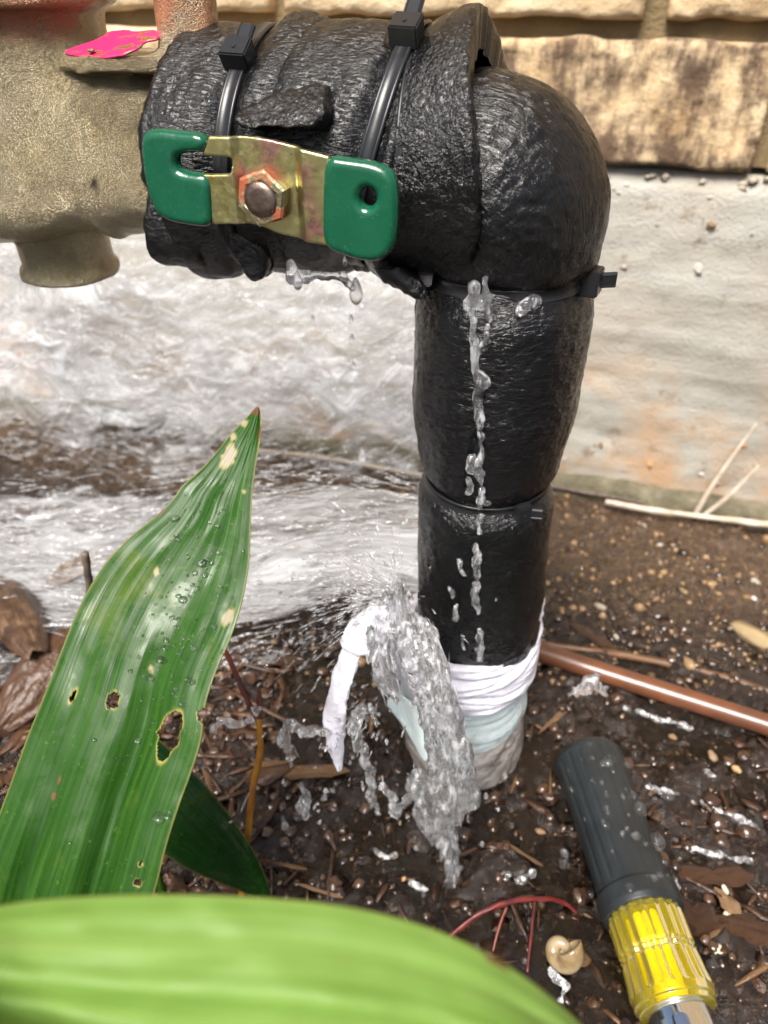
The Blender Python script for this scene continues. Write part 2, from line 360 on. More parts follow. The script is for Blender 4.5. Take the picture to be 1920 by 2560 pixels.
def m_water(name, nz, amt, white, clear):
    m = Mat(name); wv = m.bump(m.noise(m.coord('Object', nz), 1., 3, .55, .4), amt, .0012)
    g = m.pbr(Base_Color=(.985, .99, 1.), Roughness=.0, Transmission_Weight=1., IOR=1.33, Normal=wv)
    s = m.n('MixShader', i0=clear, i1=g.outputs[0], i2=m.n('BsdfTransparent').outputs[0])
    fl = m.ramp(m.noise(m.coord('Object', tuple(q * 1.7 for q in nz)), 1., 3, .6), [(.50, white * .35), (.66, min(1., white * 2.6))])
    s = m.n('MixShader', i0=fl, i1=s.outputs[0], i2=m.pbr(Base_Color=(.93, .94, .96), Roughness=.08, Normal=wv).outputs[0])
    return m.done(s)
M['water'] = m_water('clear_water', (280, 280, 70), .18, .13, .14)
M['bead'] = m_water('water_bead', (100, 100, 100), .05, .02, .30)
def m_spray(name, ku, kv, lo, hi, amax, tint=(.80, .83, .88), tint2=(.42, .415, .41)):
    """aerated water: white scattering streaks with clear gaps between them; u runs with the flow (metres)"""
    m = Mat(name); uv = m.coord('UV', (ku, kv, 1)); uv2 = m.coord('UV', (ku * .28, kv * .22, 1)); uv3 = m.coord('UV', (ku * 2.6, kv * 2.8, 1))
    a = m.noise(uv, 1., 3, .55, .08); b = m.noise(uv2, 1., 3, .5, .12); d = m.noise(uv3, 1., 2, .5)
    h = m.math('ADD', m.math('MULTIPLY', a, .5), m.math('ADD', m.math('MULTIPLY', b, .5), m.math('MULTIPLY', d, .3)))
    edge = m.n('Attribute', dict(attribute_name='edge')).outputs['Fac']
    al = m.math('MULTIPLY', m.ramp(m.math('ADD', h, m.math('MULTIPLY', m.math('SUBTRACT', edge, 1.), .75)), [(lo, 0.), (hi, amax)]), 1.0)
    nm = m.bump(h, .7, .006)
    col = m.mix(m.ramp(h, [(.52, 0.), (.80, 1.)]), tint2, tint)
    sh = m.n('MixShader', i0=.22, i1=m.pbr(Base_Color=col, Roughness=.22, Specular_IOR_Level=.5, Normal=nm).outputs[0], i2=m.n('BsdfTranslucent', Color=(.85, .85, .86)).outputs[0])
    return m.done(m.n('MixShader', i0=al, i1=m.n('BsdfTransparent').outputs[0], i2=sh.outputs[0]))
M['spray_hi'] = m_spray('aerated_spray', 11, 250, .46, .90, .68)
M['spray_hi2'] = m_spray('aerated_spray_thin', 15, 400, .56, .90, .74)
M['spray_lo'] = m_spray('aerated_sheet', 16, 170, .36, .90, .74, (.66, .68, .71), (.40, .395, .39))
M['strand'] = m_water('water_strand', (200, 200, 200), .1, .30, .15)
# plants
def m_leaf(name, cdark, cmid, clight, ku=900., kv=18., trans=.3, rough=.25, patch=(.8, 1.3)):
    m = Mat(name); uv = m.coord('UV', (ku, kv, 1)); uvb = m.coord('UV', (ku * .16, kv * .5, 1)); ob = m.coord('Object')
    a = m.noise(uv, 1., 3, .6); b = m.noise(uvb, 1., 3, .55); sp = m.noise(ob, 700, 4, .6); w = m.noise(ob, 110, 4, .55, .6)
    h = m.math('ADD', m.math('MULTIPLY', a, .62), m.math('MULTIPLY', b, .38))
    c = m.ramp(h, [(.38, cdark), (.5, cmid), (.63, clight)]); c = m.mix(m.ramp(m.noise(ob, 38, 4, .6), [(.60, 0.), (.76, .22)]), c, (.27, .30, .035))
    c = m.mix(m.ramp(sp, [(.63, 0.), (.75, .45)]), c, (.16, .24, .03))
    rim = m.n('Attribute', dict(attribute_name='rim')).outputs['Fac']; scar = m.n('Attribute', dict(attribute_name='scar')).outputs['Fac']; tip = m.n('Attribute', dict(attribute_name='brown')).outputs['Fac']
    c = m.mix(m.math('MULTIPLY', rim, .9), c, (.42, .36, .10)); c = m.mix(scar, c, (.34, .29, .22)); c = m.mix(tip, c, (.16, .075, .03))
    rg = m.ramp(w, [(.45, rough * patch[0]), (.55, rough * patch[1])])
    nm = m.bump(h, .3, .0004)
    p = m.pbr(Base_Color=c, Roughness=rg, Specular_IOR_Level=.32, Normal=nm)
    t = m.n('BsdfTranslucent', Color=m.mix(1., c, (1.5, 1.7, .6), 'MULTIPLY'))
    return m.done(m.n('MixShader', i0=trans, i1=p.outputs[0], i2=t.outputs[0]))
M['leaf'] = m_leaf('aspidistra_leaf', (.012, .052, .005), (.022, .080, .008), (.042, .118, .016), rough=.32)
M['leaf_front'] = m_leaf('pale_near_leaf', (.15, .27, .045), (.21, .34, .075), (.30, .42, .14), 260, 8, .35, .5, (1., 1.1))
M['leaf_low'] = m_leaf('dark_low_leaf', (.007, .036, .004), (.011, .056, .006), (.020, .080, .010))
m = Mat('twig_bark'); sp = m.n('SeparateXYZ', Vector=m.coord('Object')); ob = m.coord('Object')
M['twig_y'] = m_simple('yellow_twig', (.50, .24, .02), .4, col2=(.34, .12, .015), cscale=120, bump=.3, bscale=500)
M['twig_r'] = m_simple('red_twig', (.17, .03, .018), .4, col2=(.10, .025, .015), cscale=200, bump=.3, bscale=500)
M['root_r'] = m_simple('red_root', (.13, .018, .014), .3, col2=(.06, .012, .01), cscale=150, bump=.5, bscale=400)
M['root_b'] = m_simple('brown_root', (.13, .06, .025), .5, col2=(.07, .035, .017), cscale=90, bump=.5)
M['twig_d'] = m_simple('dark_twig', (.07, .05, .04), .6, col2=(.16, .12, .09), cscale=300, bump=.4)
M['stalk'] = m_simple('pale_stalk', (.42, .34, .25), .6, col2=(.56, .49, .41), cscale=90, bump=.3)
m = Mat('dead_leaf'); ob = m.coord('Object', (1, 1, 1)); n1 = m.noise(ob, 90, 5, .65, .6); n2 = m.noise(m.coord('UV', (900, 60, 1)), 1., 3)
M['dead'] = m.done(m.pbr(Base_Color=m.ramp(m.math('ADD', m.math('MULTIPLY', n1, .7), m.math('MULTIPLY', n2, .3)), [(.35, (.014, .007, .004)), (.5, (.06, .03, .015)), (.72, (.22, .14, .08))]), Roughness=.42, Normal=m.bump(n2, .6, .001)))
def m_chip(name, a, b, c_):
    m = Mat(name); ob = m.coord('Object', (1, 1, 1)); oi = m.n('ObjectInfo').outputs['Random']; n1 = m.noise(m.coord('Generated', (3, 26, 3)), 1.5, 4, .65)
    return m.done(m.pbr(Base_Color=m.ramp(m.math('ADD', m.math('MULTIPLY', n1, .75), m.math('MULTIPLY', oi, .25)), [(.3, a), (.5, b), (.75, c_)]), Roughness=.35, Normal=m.bump(m.noise(ob, 500, 4), .7, .001)))
M['chip'] = m_chip('mulch_chip', (.014, .007, .005), (.040, .018, .010), (.10, .050, .025))
M['chip_pale'] = m_chip('pale_chip', (.09, .045, .02), (.19, .105, .048), (.34, .22, .12))
def m_stone(name, a, b, c_):
    m = Mat(name); ob = m.coord('Object'); oi = m.n('ObjectInfo').outputs['Random']
    n = m.math('ADD', m.math('MULTIPLY', m.noise(ob, 2.2, 4, .6), .6), m.math('MULTIPLY', oi, .4))
    return m.done(m.pbr(Base_Color=m.ramp(n, [(.25, a), (.5, b), (.75, c_)]), Roughness=.4, Normal=m.bump(m.noise(ob, 14, 4, .6), .4, .08)))
M['stone'] = m_stone('pebble', (.16, .09, .04), (.28, .18, .09), (.40, .33, .24))
M['flake'] = m_stone('tan_flake', (.24, .16, .07), (.32, .23, .11), (.38, .29, .16))
M['stone_w'] = m_stone('pale_pebble', (.34, .28, .19), (.46, .42, .35), (.60, .59, .57))
M['aggr'] = m_simple('aggregate_stone', (.30, .25, .18), .7, col2=(.46, .42, .36), cscale=60, bump=.4)
M['grit'] = m_simple('soil_crumb', (.016, .009, .006), .14, col2=(.075, .040, .022), cscale=130, bump=.6, bscale=900, spec=.9)
M['shell'] = m_simple('snail_shell', (.22, .15, .07), .2, col2=(.36, .28, .17), cscale=120, coat=.5)
M['shell_w'] = m_simple('pale_shell', (.66, .62, .52), .3, col2=(.46, .36, .22), cscale=220, coat=.3)
M['tube'] = m_simple('brown_tubing', (.14, .050, .022), .34, col2=(.085, .034, .018), cscale=60, bump=.08, bscale=120, coat=.3)
# cloth and the rest
def m_cloth(name, a, b):
    m = Mat(name); ob = m.coord('Object'); wv = m.n('TexWave', dict(wave_type='BANDS', bands_direction='Z'), Vector=ob, Scale=420., Distortion=1.5, Detail=2.).outputs['Fac']
    n1 = m.noise(ob, 120, 4, .6); dirt = m.ramp(m.noise(ob, 75, 5, .7), [(.56, 0.), (.72, .7)])
    return m.done(m.pbr(Base_Color=m.mix(dirt, m.mix(m.ramp(n1, [(.4, 0.), (.68, 1.)]), a, b), (.26, .19, .15)), Roughness=.62, Sheen_Weight=.2, Subsurface_Weight=.15, Subsurface_Radius=(.003, .003, .003), Normal=m.bump(m.math('ADD', m.math('MULTIPLY', wv, .3), m.noise(ob, 900, 3)), .45, .0005)))
M['cloth'] = m_cloth('wet_white_cloth', (.66, .66, .75), (.46, .44, .49))
M['mint'] = m_cloth('pale_mint_wrap', (.55, .64, .65), (.44, .53, .54))
M['stub'] = m_simple('grey_crust', (.40, .37, .35), .4, col2=(.22, .19, .17), cscale=90, bump=.8, bscale=420, coat=.4, bdist=.001)
M['rubber'] = m_simple('black_rubber', (.013, .016, .018), .36, col2=(.019, .023, .025), cscale=60, bump=.15, bscale=800)
m = Mat('yellow_acetate'); ob = m.coord('Object')
M['yellow'] = m.done(m.n('MixShader', i0=.3, i1=m.pbr(Base_Color=(.95, .84, .02), Roughness=.06, Transmission_Weight=1., IOR=1.47).outputs[0], i2=m.pbr(Base_Color=(.52, .41, .005), Roughness=.12, Coat_Weight=.6, Coat_Roughness=.04, Normal=m.bump(m.noise(ob, 300, 3), .2, .0006)).outputs[0]))
M['chrome'] = m_simple('chrome', (.72, .74, .74), .10, 1., .05, 200)

# ================================================================== THE SETTING
# ground: one sheet, fine where the camera looks, running out to the horizon
def axis_fine(a, b, st, far=60.0):
    c = np.arange(a, b + 1e-9, st); g = []; d = st
    while (sum(g) if g else 0) < far: g.append(d); d *= 1.45
    g = np.cumsum(g); return np.r_[a - g[::-1], c, b + g]
gx, gy = axis_fine(-.32, .42, .0024), axis_fine(.02, .62, .0024)
GX, GY = np.meshgrid(gx, gy, indexing='xy')
near = sstep((.75 - np.hypot(GX - .03, GY - .28)) / .3)
def soil_relief(x, y):
    P = V3(x, y, 0.)
    return .0034 * fbm(P * 42, 3, 3) + .0028 * np.maximum(0, fbm(P * 150, 2, 9)) + .0010 * fbm(P * 330, 2, 5)
GZ = gbase(GX, GY) + near * soil_relief(GX, GY)
ground = mesh('soil_ground', np.stack([GX, GY, GZ], -1), grid_faces(len(gy), len(gx)), M['soil'])
tag(ground, kind='structure')

# brick wall
def obj_copy(src, parent, loc, rotz, name=None):
    o = src.copy(); COL.objects.link(o); o.parent = parent; o.location = loc; o.rotation_euler = (0, 0, rotz); return o
WROT = math.atan2(WS[1], WS[0])
wall = tag(empty('brick_wall'), 'buff brick house wall with deep raked mortar joints standing on the concrete foundation', 'wall')
def wall_box(name, s0, s1, z0, z1, o0, o1, mat, parent):
    c = [wall_pt(s, z, o) for o in (o0, o1) for z in (z0, z1) for s in (s0, s1)]
    return mesh(name, c, [(0, 2, 3, 1), (4, 5, 7, 6), (0, 1, 5, 4), (2, 6, 7, 3), (0, 4, 6, 2), (1, 3, 7, 5)], mat, parent, False)
wall_box('mortar', -1.5, 1.4, .237, 1.30, -.11, -.0115, M['mortar'], wall)
BL, BH, PITCHS, COURSE = .2195, .067, .2304, .077
def brick_mesh(detail, seed):
    nx, nz = (110, 36) if detail else (6, 3)
    s = np.linspace(-BL / 2, BL / 2, nx); z = np.linspace(0, BH, nz); S, Z = np.meshgrid(s, z, indexing='xy')
    e = np.minimum(np.minimum(S + BL / 2, BL / 2 - S), np.minimum(Z, BH - Z)); rnd = np.where(e < .003, (1 - np.clip(e / .003, 0, 1)) ** 2 * .003, 0)
    off = -rnd
    if detail:
        P = V3(S * 90 + seed * 9, Z * 90, seed * 3.)
        off = off + .0010 * fbm(P, 4, seed) - .0035 * np.maximum(0, fbm(P * .7, 3, seed + 5) - .62) - np.where(e < .005, .0022 * np.maximum(0, fbm(P * 1.6, 2, seed + 8)), 0)
        Z = Z + np.where((Z > BH * .9) | (Z < BH * .1), .0014 * vn(V3(S * 60, seed, 0)), 0)
    F = np.stack([S, -off, Z], -1)                      # local: x along wall, -y outwards
    F[..., 1] = -off
    V = F.reshape(-1, 3).tolist(); fa = grid_faces(nz, nx).tolist(); n = len(V)
    bl = list(range(nx)); br = [k * nx + nx - 1 for k in range(nz)]; bt = list(range((nz - 1) * nx, nz * nx)); le = [k * nx for k in range(nz)]
    def skirt(ids, flip):
        st = len(V)
        for i in ids: V.append([V[i][0], .10, V[i][2]])
        for a in range(len(ids) - 1):
            q = [ids[a], st + a, st + a + 1, ids[a + 1]]; fa.append(q[::-1] if flip else q)
    skirt(bl, False); skirt(br, False); skirt(bt, True); skirt(le, True)
    me = bpy.data.meshes.new('brick'); me.from_pydata(V, [], fa); me.update(); me.materials.append(M['brick'])
    me.polygons.foreach_set('use_smooth', np.ones(len(me.polygons), bool)); return me
bm_d = [brick_mesh(True, k) for k in range(3)]; bm_s = [brick_mesh(False, k) for k in range(2)]
ib = 0
for row in range(13):
    z0 = .236 + row * COURSE; joint = .094 if row % 2 == 0 else .0177
    for k in range(-6, 5):
        sc_ = joint + (k + .5) * PITCHS
        if sc_ < -1.35 or sc_ > 1.3: continue
        vis = row < 2 and -.6 < sc_ < .35
        b = bpy.data.objects.new('brick', (bm_d if vis else bm_s)[(ib * 7 + row) % (3 if vis else 2)]); COL.objects.link(b); b.parent = wall
        b.location = Vector(wall_pt(sc_ + .0012 * math.sin(ib * 2.7), z0, .0012 * math.sin(ib * 1.7))); b.rotation_euler = (0, 0, WROT)
        b['stain'] = 1.0 if (row == 0 and k in (-1, 0)) else .12
        ib += 1
# foundation
found = tag(empty('concrete_foundation'), 'pale weathered concrete foundation with exposed pebbles below the buff bricks', 'foundation')
s_ = np.r_[np.linspace(-1.5, -.62, 12), np.arange(-.6, .42, .004), np.linspace(.44, 1.4, 12)]; z_ = np.arange(-.06, .2331, .004)
S, Z = np.meshgrid(s_, z_, indexing='xy'); P = V3(S, 0, Z)
off = -.003 + .0005 * fbm(P * np.array([9, 1, 55]), 4, 21) + .0006 * fbm(P * 120, 3, 22) - .004 * np.maximum(0, fbm(P * 26, 3, 25) - .55) - .006 * sstep((Z - .222) / .012)
FV = W0 + S[..., None] * WS + off[..., None] * WN + Z[..., None] * EZ
n0 = FV.shape[0] * FV.shape[1]; topb = wall_pt(0, .2325, -.11) + s_[:, None] * WS
FF = grid_faces(len(z_), len(s_)); ns = len(s_); tp = np.arange(ns - 1) + (len(z_) - 1) * ns
FF = np.vstack([FF, np.stack([tp, tp + 1, n0 + np.arange(ns - 1) + 1, n0 + np.arange(ns - 1)], -1)])
mesh('wall_face', np.vstack([FV.reshape(-1, 3), topb]), FF, M['concrete'], found)
# low mossy footing ledge
s_ = np.arange(-.7, .6, .005); prof = [(-.02, -.05), (.0095, -.05), (.0095, -.008), (.0085, .001), (.004, .0045), (-.02, .0055)]
LV = np.stack([W0 + s_[:, None] * WS + (o + .0022 * fbm(V3(s_ * 60, k, 3), 3))[:, None] * WN + (z + .0028 * fbm(V3(s_ * 35, k * .3, 7), 3))[:, None] * EZ for k, (o, z) in enumerate(prof)], 0)
mesh('footing_ledge', LV, grid_faces(len(prof), len(s_))[:, ::-1].copy(), M['ledge'], found)
# stones
def stone_mesh(seed, sub=2, rough=.3, name='pebble', mat=None, flat=.65):
    bm = bmesh.new(); bmesh.ops.create_icosphere(bm, subdivisions=sub, radius=1.0)
    for v in bm.verts:
        c = np.array(v.co); d = 1 + rough * float(fbm(c * 1.1 + seed * 7.3, 3, seed)); v.co = Vector(c * d * np.array([1, .8, flat]))
    me = bpy.data.meshes.new(name); bm.to_mesh(me); bm.free(); me.polygons.foreach_set('use_smooth', np.ones(len(me.polygons), bool)); me.materials.append(mat); return me
ST = [stone_mesh(k, 2, .32, mat=M['stone']) for k in range(4)]; STW = [stone_mesh(k + 9, 2, .28, mat=M['stone_w']) for k in range(3)]
def put(me, name, loc, scale, parent=None, rot=None):
    o = bpy.data.objects.new(name, me); COL.objects.link(o); o.location = Vector(loc); o.scale = scale if hasattr(scale, '__len__') else (scale,) * 3
    o.rotation_euler = rot or (random.uniform(-.4, .4), random.uniform(-.4, .4), random.uniform(0, 6.28)); o.parent = parent; return o
M['stone_o'] = m_stone('orange_pebble', (.45, .20, .05), (.55, .28, .09), (.50, .34, .18))
STO = [stone_mesh(k + 20, 2, .3, mat=M['stone_o']) for k in range(2)]
for (px, py, r, w) in [(1405, 440, 7, 1), (1500, 455, 6, 0), (1630, 440, 8, 1), (1690, 520, 13, 1), (1790, 520, 11, 1), (1850, 480, 10, 2), (1880, 610, 9, 0), (1770, 560, 16, 0), (1740, 665, 17, 1), (1560, 500, 6, 0), (1600, 560, 7, 1),
                       (1625, 1155, 16, 2), (1410, 1140, 11, 1), (1405, 1165, 10, 2), (1500, 1110, 12, 0), (1530, 1150, 10, 1), (1700, 1120, 14, 0), (1540, 1175, 8, 2), (1560, 1060, 9, 0), (1760, 1180, 12, 1), (1860, 1110, 13, 2), (1490, 955, 10, 0), (1880, 1180, 10, 0), (900, 1075, 14, 2), (990, 1095, 10, 1), (800, 1080, 12, 0), (740, 1095, 9, 1)]:
    p = at_plane(np.float64(px), np.float64(py), wall_pt(0, 0, -.0058), WN); rr = r * .55 / FPX * 1.1
    put((ST, STW, STO)[w][int(px) % (4, 3, 2)[w]], 'pebble', p, (rr * 1.2, rr * .8, rr), found)
def blob_stuff(name, C, Rr, mat, parent=None, sub=1, rough=.3, flat=.7, aspect=None):
    bm = bmesh.new(); bmesh.ops.create_icosphere(bm, subdivisions=sub, radius=1.0); V = np.array([v.co[:] for v in bm.verts]); F = np.array([[v.index for v in f.verts] for f in bm.faces]); bm.free()
    C = np.asarray(C, float); n = len(C); Rr = np.asarray(Rr, float)
    W = np.repeat(V[None], n, 0) * (1 + rough * (rng.random((n, len(V), 1)) - .5) * 2); W[..., 2] *= flat
    if aspect is not None: W[..., 0] *= aspect[:, None]
    a = rng.random(n) * 6.28; ca, sa = np.cos(a)[:, None], np.sin(a)[:, None]
    W = np.stack([W[..., 0] * ca - W[..., 1] * sa, W[..., 0] * sa + W[..., 1] * ca, W[..., 2]], -1) * Rr[:, None, None] + C[:, None]
    return mesh(name, W.reshape(-1, 3), (F[None] + (np.arange(n) * len(V))[:, None, None]).reshape(-1, 3), mat, parent)
sg = rng.uniform(-.5, .35, 420); zg = np.where(rng.random(420) < .5, .232 - np.abs(rng.normal(0, .025, 420)), .012 + np.abs(rng.normal(0, .02, 420)))
tag(blob_stuff('aggregate', W0 + sg[:, None] * WS + zg[:, None] * EZ - .0052 * WN, rng.uniform(.0016, .0036, 420), M['aggr'], found), kind='stuff')

# ================================================================== PIPE WORK
# ---- cast bronze valve body (left), built as one blended casting
bron = tag(empty('backflow_valve'), 'cast bronze backflow preventer with sand-cast skin joining the black foam', 'valve')
def f_body(P):                                         # local frame: x = along run (L), y = towards camera, z = up from axis
    d = cyl_sdf(P, 0, (0, 0), .0232, .080, .150, .003)
    d = smin(d, cyl_sdf(P, 0, (0, 0), .0250, .097, .1035, .002), .004)
    el = np.linalg.norm((P - np.array([.176, .013, -.0095])) / np.array([.046, .0270, .0180]), axis=-1); d = smin(d, (el - 1) * .0180, .0008)
    el = np.linalg.norm((P - np.array([.132, 0, .0])) / np.array([.030, .0262, .0255]), axis=-1); d = smin(d, (el - 1) * .0255, .004)
    d = smin(d, cyl_sdf(P, 0, (0, .0), .027, .150, .33, .003), .006)
    d = smin(d, cyl_sdf(P, 2, (.152, 0), .0215, 0, .045, .002), .006)
    d = smin(d, cyl_sdf(P, 2, (.155, 0), .0290, .0395, .0480, .003), .003)
    d = smin(d, cyl_sdf(P, 2, (.155, 0), .0270, .0440, .075, .003), .003)
    d = smin(d, cyl_sdf(P, 2, (.1575, .003), .0158, -.038, -.01, .002), .0012)
    d = smin(d, cyl_sdf(P, 2, (.1575, .003), .0174, -.0418, -.0372, .0016), .0015)
    d = smin(d, cyl_sdf(P, 2, (.0975, .003), .0088, .0, .0525, .003), .005)
    pad = np.maximum(np.abs(P[..., 0] - .118) - .0150, np.maximum(np.hypot(P[..., 1] - .004, (P[..., 0] - .118) * .45) - .0125, np.abs(P[..., 2] - .0268) - .0006)) - .0016
    d = smin(d, pad, .003)
    d = smin(d, caps_sdf(P, (.1240, .0240, .012), (.1240, .0270, -.006), .0016, .0007), .0015)
    d = smin(d, np.hypot(np.hypot(P[..., 1], P[..., 2]) - .0262, P[..., 0] - .131) - .0009, .0012)
    d = smin(d, cyl_sdf(P, 0, (0, 0), .0285, .186, .199, .0012), .0012)
    return d + .00035 * fbm(P * 160, 2, 31)
V, F = surfnet(f_body, (.078, -.036, -.062), (.26, .040, .078), .00125)
bv = mesh('valve_body', V, F, M['bronze'], bron)
def run_mat():
    m = Matrix(((EL[0], WN[0], 0, AX[0]), (EL[1], WN[1], 0, AX[1]), (EL[2], WN[2], 1, AX[2]), (0, 0, 0, 1))); return m
bv.matrix_world = run_mat()
if run_mat().determinant() < 0: bv.data.flip_normals()
def run_lathe(name, L, n, prof, mat, parent, nc=40, hexs=0):
    th = np.linspace(0, 2 * np.pi, nc, endpoint=False); P = np.stack([np.stack([run_pt(L, n, z) + r * (math.cos(t) * EL + math.sin(t) * WN) for t in th]) for r, z in prof])
    return ringmesh(name, P, mat, parent)
run_lathe('test_port_cap', .0975, .003, [(.0055, .051), (.0060, .0535), (.0060, .058), (.0054, .0595)], M['whiteplastic'], bron)
# warning tag
def poly_solid(name, pxpoly, p0, nrm, t0, t1, rnd, mat, parent=None, holes=(), res=.0004, noise=0., bend=None, it=2, smoothk=.0008, nseed=0, extra=None):
    """solid cut from an outline on a plane: n from t0 to t1, edges rounded by rnd"""
    nrm = np.asarray(nrm, float); nrm /= np.linalg.norm(nrm); u = np.cross(EZ, nrm); u /= np.linalg.norm(u); v = np.cross(nrm, u)
    W = at_plane(np.array([p[0] for p in pxpoly], float), np.array([p[1] for p in pxpoly], float), p0, nrm); c = W.mean(0)
    Q = np.stack([(W - c) @ u, (W - c) @ v], -1); Q = roundpoly(Q, it) if it else Q
    H = []
    for h in holes:
        hw = at_plane(np.array([p[0] for p in h], float), np.array([p[1] for p in h], float), p0, nrm); H.append(roundpoly(np.stack([(hw - c) @ u, (hw - c) @ v], -1), 2))
    def f(P):
        x, y, z = P[..., 0], P[..., 1], P[..., 2]
        if bend is not None: z = z - bend(x, y)
        d = poly_sdf(x[:, :, 0], y[:, :, 0], Q)[..., None] * np.ones(x.shape)
        for h in H: d = smax(d, -poly_sdf(x[:, :, 0], y[:, :, 0], h)[..., None] * np.ones(x.shape), smoothk)
        e = np.abs(z - (t0 + t1) / 2) - (t1 - t0) / 2
        dd, ee = d + rnd, e + rnd
        o = np.minimum(np.maximum(dd, ee), 0) + np.hypot(np.maximum(dd, 0), np.maximum(ee, 0)) - rnd
        if noise: o = o + noise * fbm(P * 420, 3, nseed)
        return o
    lo = np.r_[Q.min(0) - .002, t0 - .004]; hi = np.r_[Q.max(0) + .002, t1 + .004]
    V, F = surfnet(f, lo, hi, res)
    uv = V[:, :2].copy()
    V = c + V[:, :1] * u + V[:, 1:2] * v + V[:, 2:] * nrm
    return mesh(name, V, F, mat, parent, uv=uv)
tagp = run_pt(.118, .008, .0330); tn = EZ * .90 + WN * .43
tg = tag(empty('warning_tag'), 'bent pink and gold metal tag riveted on top of the bronze valve', 'tag')
poly_solid('tag_plate', [(156, 131), (257, 93), (268, 79), (322, 77), (338, 87), (402, 82), (404, 106), (362, 114), (358, 127), (297, 151), (176, 139)], tagp, tn, 0, .0007, .0003, M['tag'], tg, res=.0003, it=1,
           bend=lambda x, y: .0005 * np.sin(x * 180))
rv = at_plane(np.float64(232), np.float64(136), tagp, tn); put(stone_mesh(3, 2, .02, 'rivet', M['stem'], .5), 'rivet', rv + tn * .0012, .0011, tg, (0.3, 0, 0))

# ---- black foam insulation
NTH = 220
def foam_h(name, L0, L1, rad, e0, e1, thick, mat, parent=None, nl=90, er=.0022, seed=0, ctr=(0, 0), cutmat=None):
    phi = np.linspace(-np.pi, np.pi, NTH)
    rows = [(0, thick), (0, thick * .75), (0, thick * .5), (0, er * 1.4), (er * .12, er * .5), (er * .45, er * .15)]
    off0 = [r[0] for r in rows] + [er] * nl + [er] * 0
    s0, s1 = L0 + e0(phi), L1 + e1(phi); Ls, ins = [], []
    for o, i in rows: Ls.append(s0 + o); ins.append(i)
    for t in np.linspace(0, 1, nl): Ls.append(s0 + er + t * (s1 - s0 - 2 * er)); ins.append(0)
    for o, i in rows[::-1]: Ls.append(s1 - o); ins.append(i)
    Lg = np.stack(Ls); ins = np.array(ins)[:, None]; ph = np.broadcast_to(phi, Lg.shape)
    cn = V3(Lg, np.cos(ph) * .03, np.sin(ph) * .03)
    r = rad(Lg, ph) - ins + .0005 * fbm(cn * 85, 3, seed) + np.where(ins > .001, .0006, .00022) * fbm(cn * 500, 2, seed + 3)
    Lg = Lg + np.where(ins > .0005, .0009, 0) * fbm(cn * 240, 3, seed + 6)
    P = AX + Lg[..., None] * EL + (ctr[0] + r * np.cos(ph))[..., None] * WN + (ctr[1] + r * np.sin(ph))[..., None] * EZ
    uv = np.stack([ph * .034, Lg], -1)
    return mesh(name, P, grid_faces(*Lg.shape)[:, ::-1].copy(), mat, parent, uv=uv.reshape(-1, 2))
g_ = lambda x, c, w: np.exp(-((x - c) / w) ** 2)
TIE1, TIE2 = .0775, .0375
tie1L = lambda ph: TIE1 - .0035 * np.sin(ph)
tie2L = lambda ph: TIE2 - .0085 * np.sin(ph)
def radA(L, ph):
    r = .0345 + .0018 * np.sin(ph) - .0030 * g_(L, tie1L(ph), .0045)
    r = r + .0035 * g_(ph, -1.15, .42) * sstep((L - .078) / .01) + .0035 * g_(ph, 1.75, .4) * g_(L, .066, .010)
    return r
foamA = tag(foam_h('foam_collar', .062, .1015, radA, lambda p: -.004 * np.sin(p) + .0018 * np.sin(3 * p), lambda p: -.0035 * np.abs(np.sin(p)) + .0012 * np.sin(4 * p), .011, M['foam_h'], seed=41),
            'black foam collar butted against the bronze valve, cinched by an upright cable tie', 'pipe insulation')
foamA2 = tag(foam_h('foam_collar', .090, .1085, lambda L, ph: .0275 + .0085 * g_(ph, -.78, .42) - .001 * np.cos(ph * 2), lambda p: 0 * p, lambda p: -.0045 + .005 * g_(p, -.7, .5), .009, M['foam_cut'], seed=44, nl=30),
             'torn inner foam end poking out below the bronze valve joint', 'pipe insulation')
def radB(L, ph):
    r = .0352 + .0012 * np.sin(ph) - .0034 * g_(L, tie2L(ph), .0050) - .0020 * g_(L, .0655, .006) + .0012 * g_(ph, 1.5, .7)
    r = r - .005 * g_(ph, -1.0, .40) * g_(L, .046, .012)
    return r
foamB = tag(foam_h('foam_sleeve', .0290, .0705, radB, lambda p: -.004 * np.sin(p), lambda p: .0025 * np.sin(2 * p) - .002 * np.sin(p), .010, M['foam_h'], seed=51),
            'stretched black foam sleeve wrapped over the shutoff valve behind the green handle', 'pipe insulation')
def radC(L, ph):
    r = .0333 + .0040 * np.sin(ph) + .0020 * g_(ph, 1.5, .55) - .0028 * g_(L, tie2L(ph), .006) + .20 * np.maximum(0, .026 - L) * np.maximum(0, np.sin(ph)) + .08 * np.maximum(0, .014 - L)
    return r
foamC = tag(foam_h('foam_sleeve', .0015, .0335, radC, lambda p: .0030 + .0085 * np.maximum(0, np.sin(p)) ** 1.5 - .002 * np.minimum(0, np.sin(p)), lambda p: .003 - .0085 * np.sin(p), .0105, M['foam_cut'], seed=57, er=.0016),
            'mitre cut black foam piece rising to a peak over the elbow', 'pipe insulation')
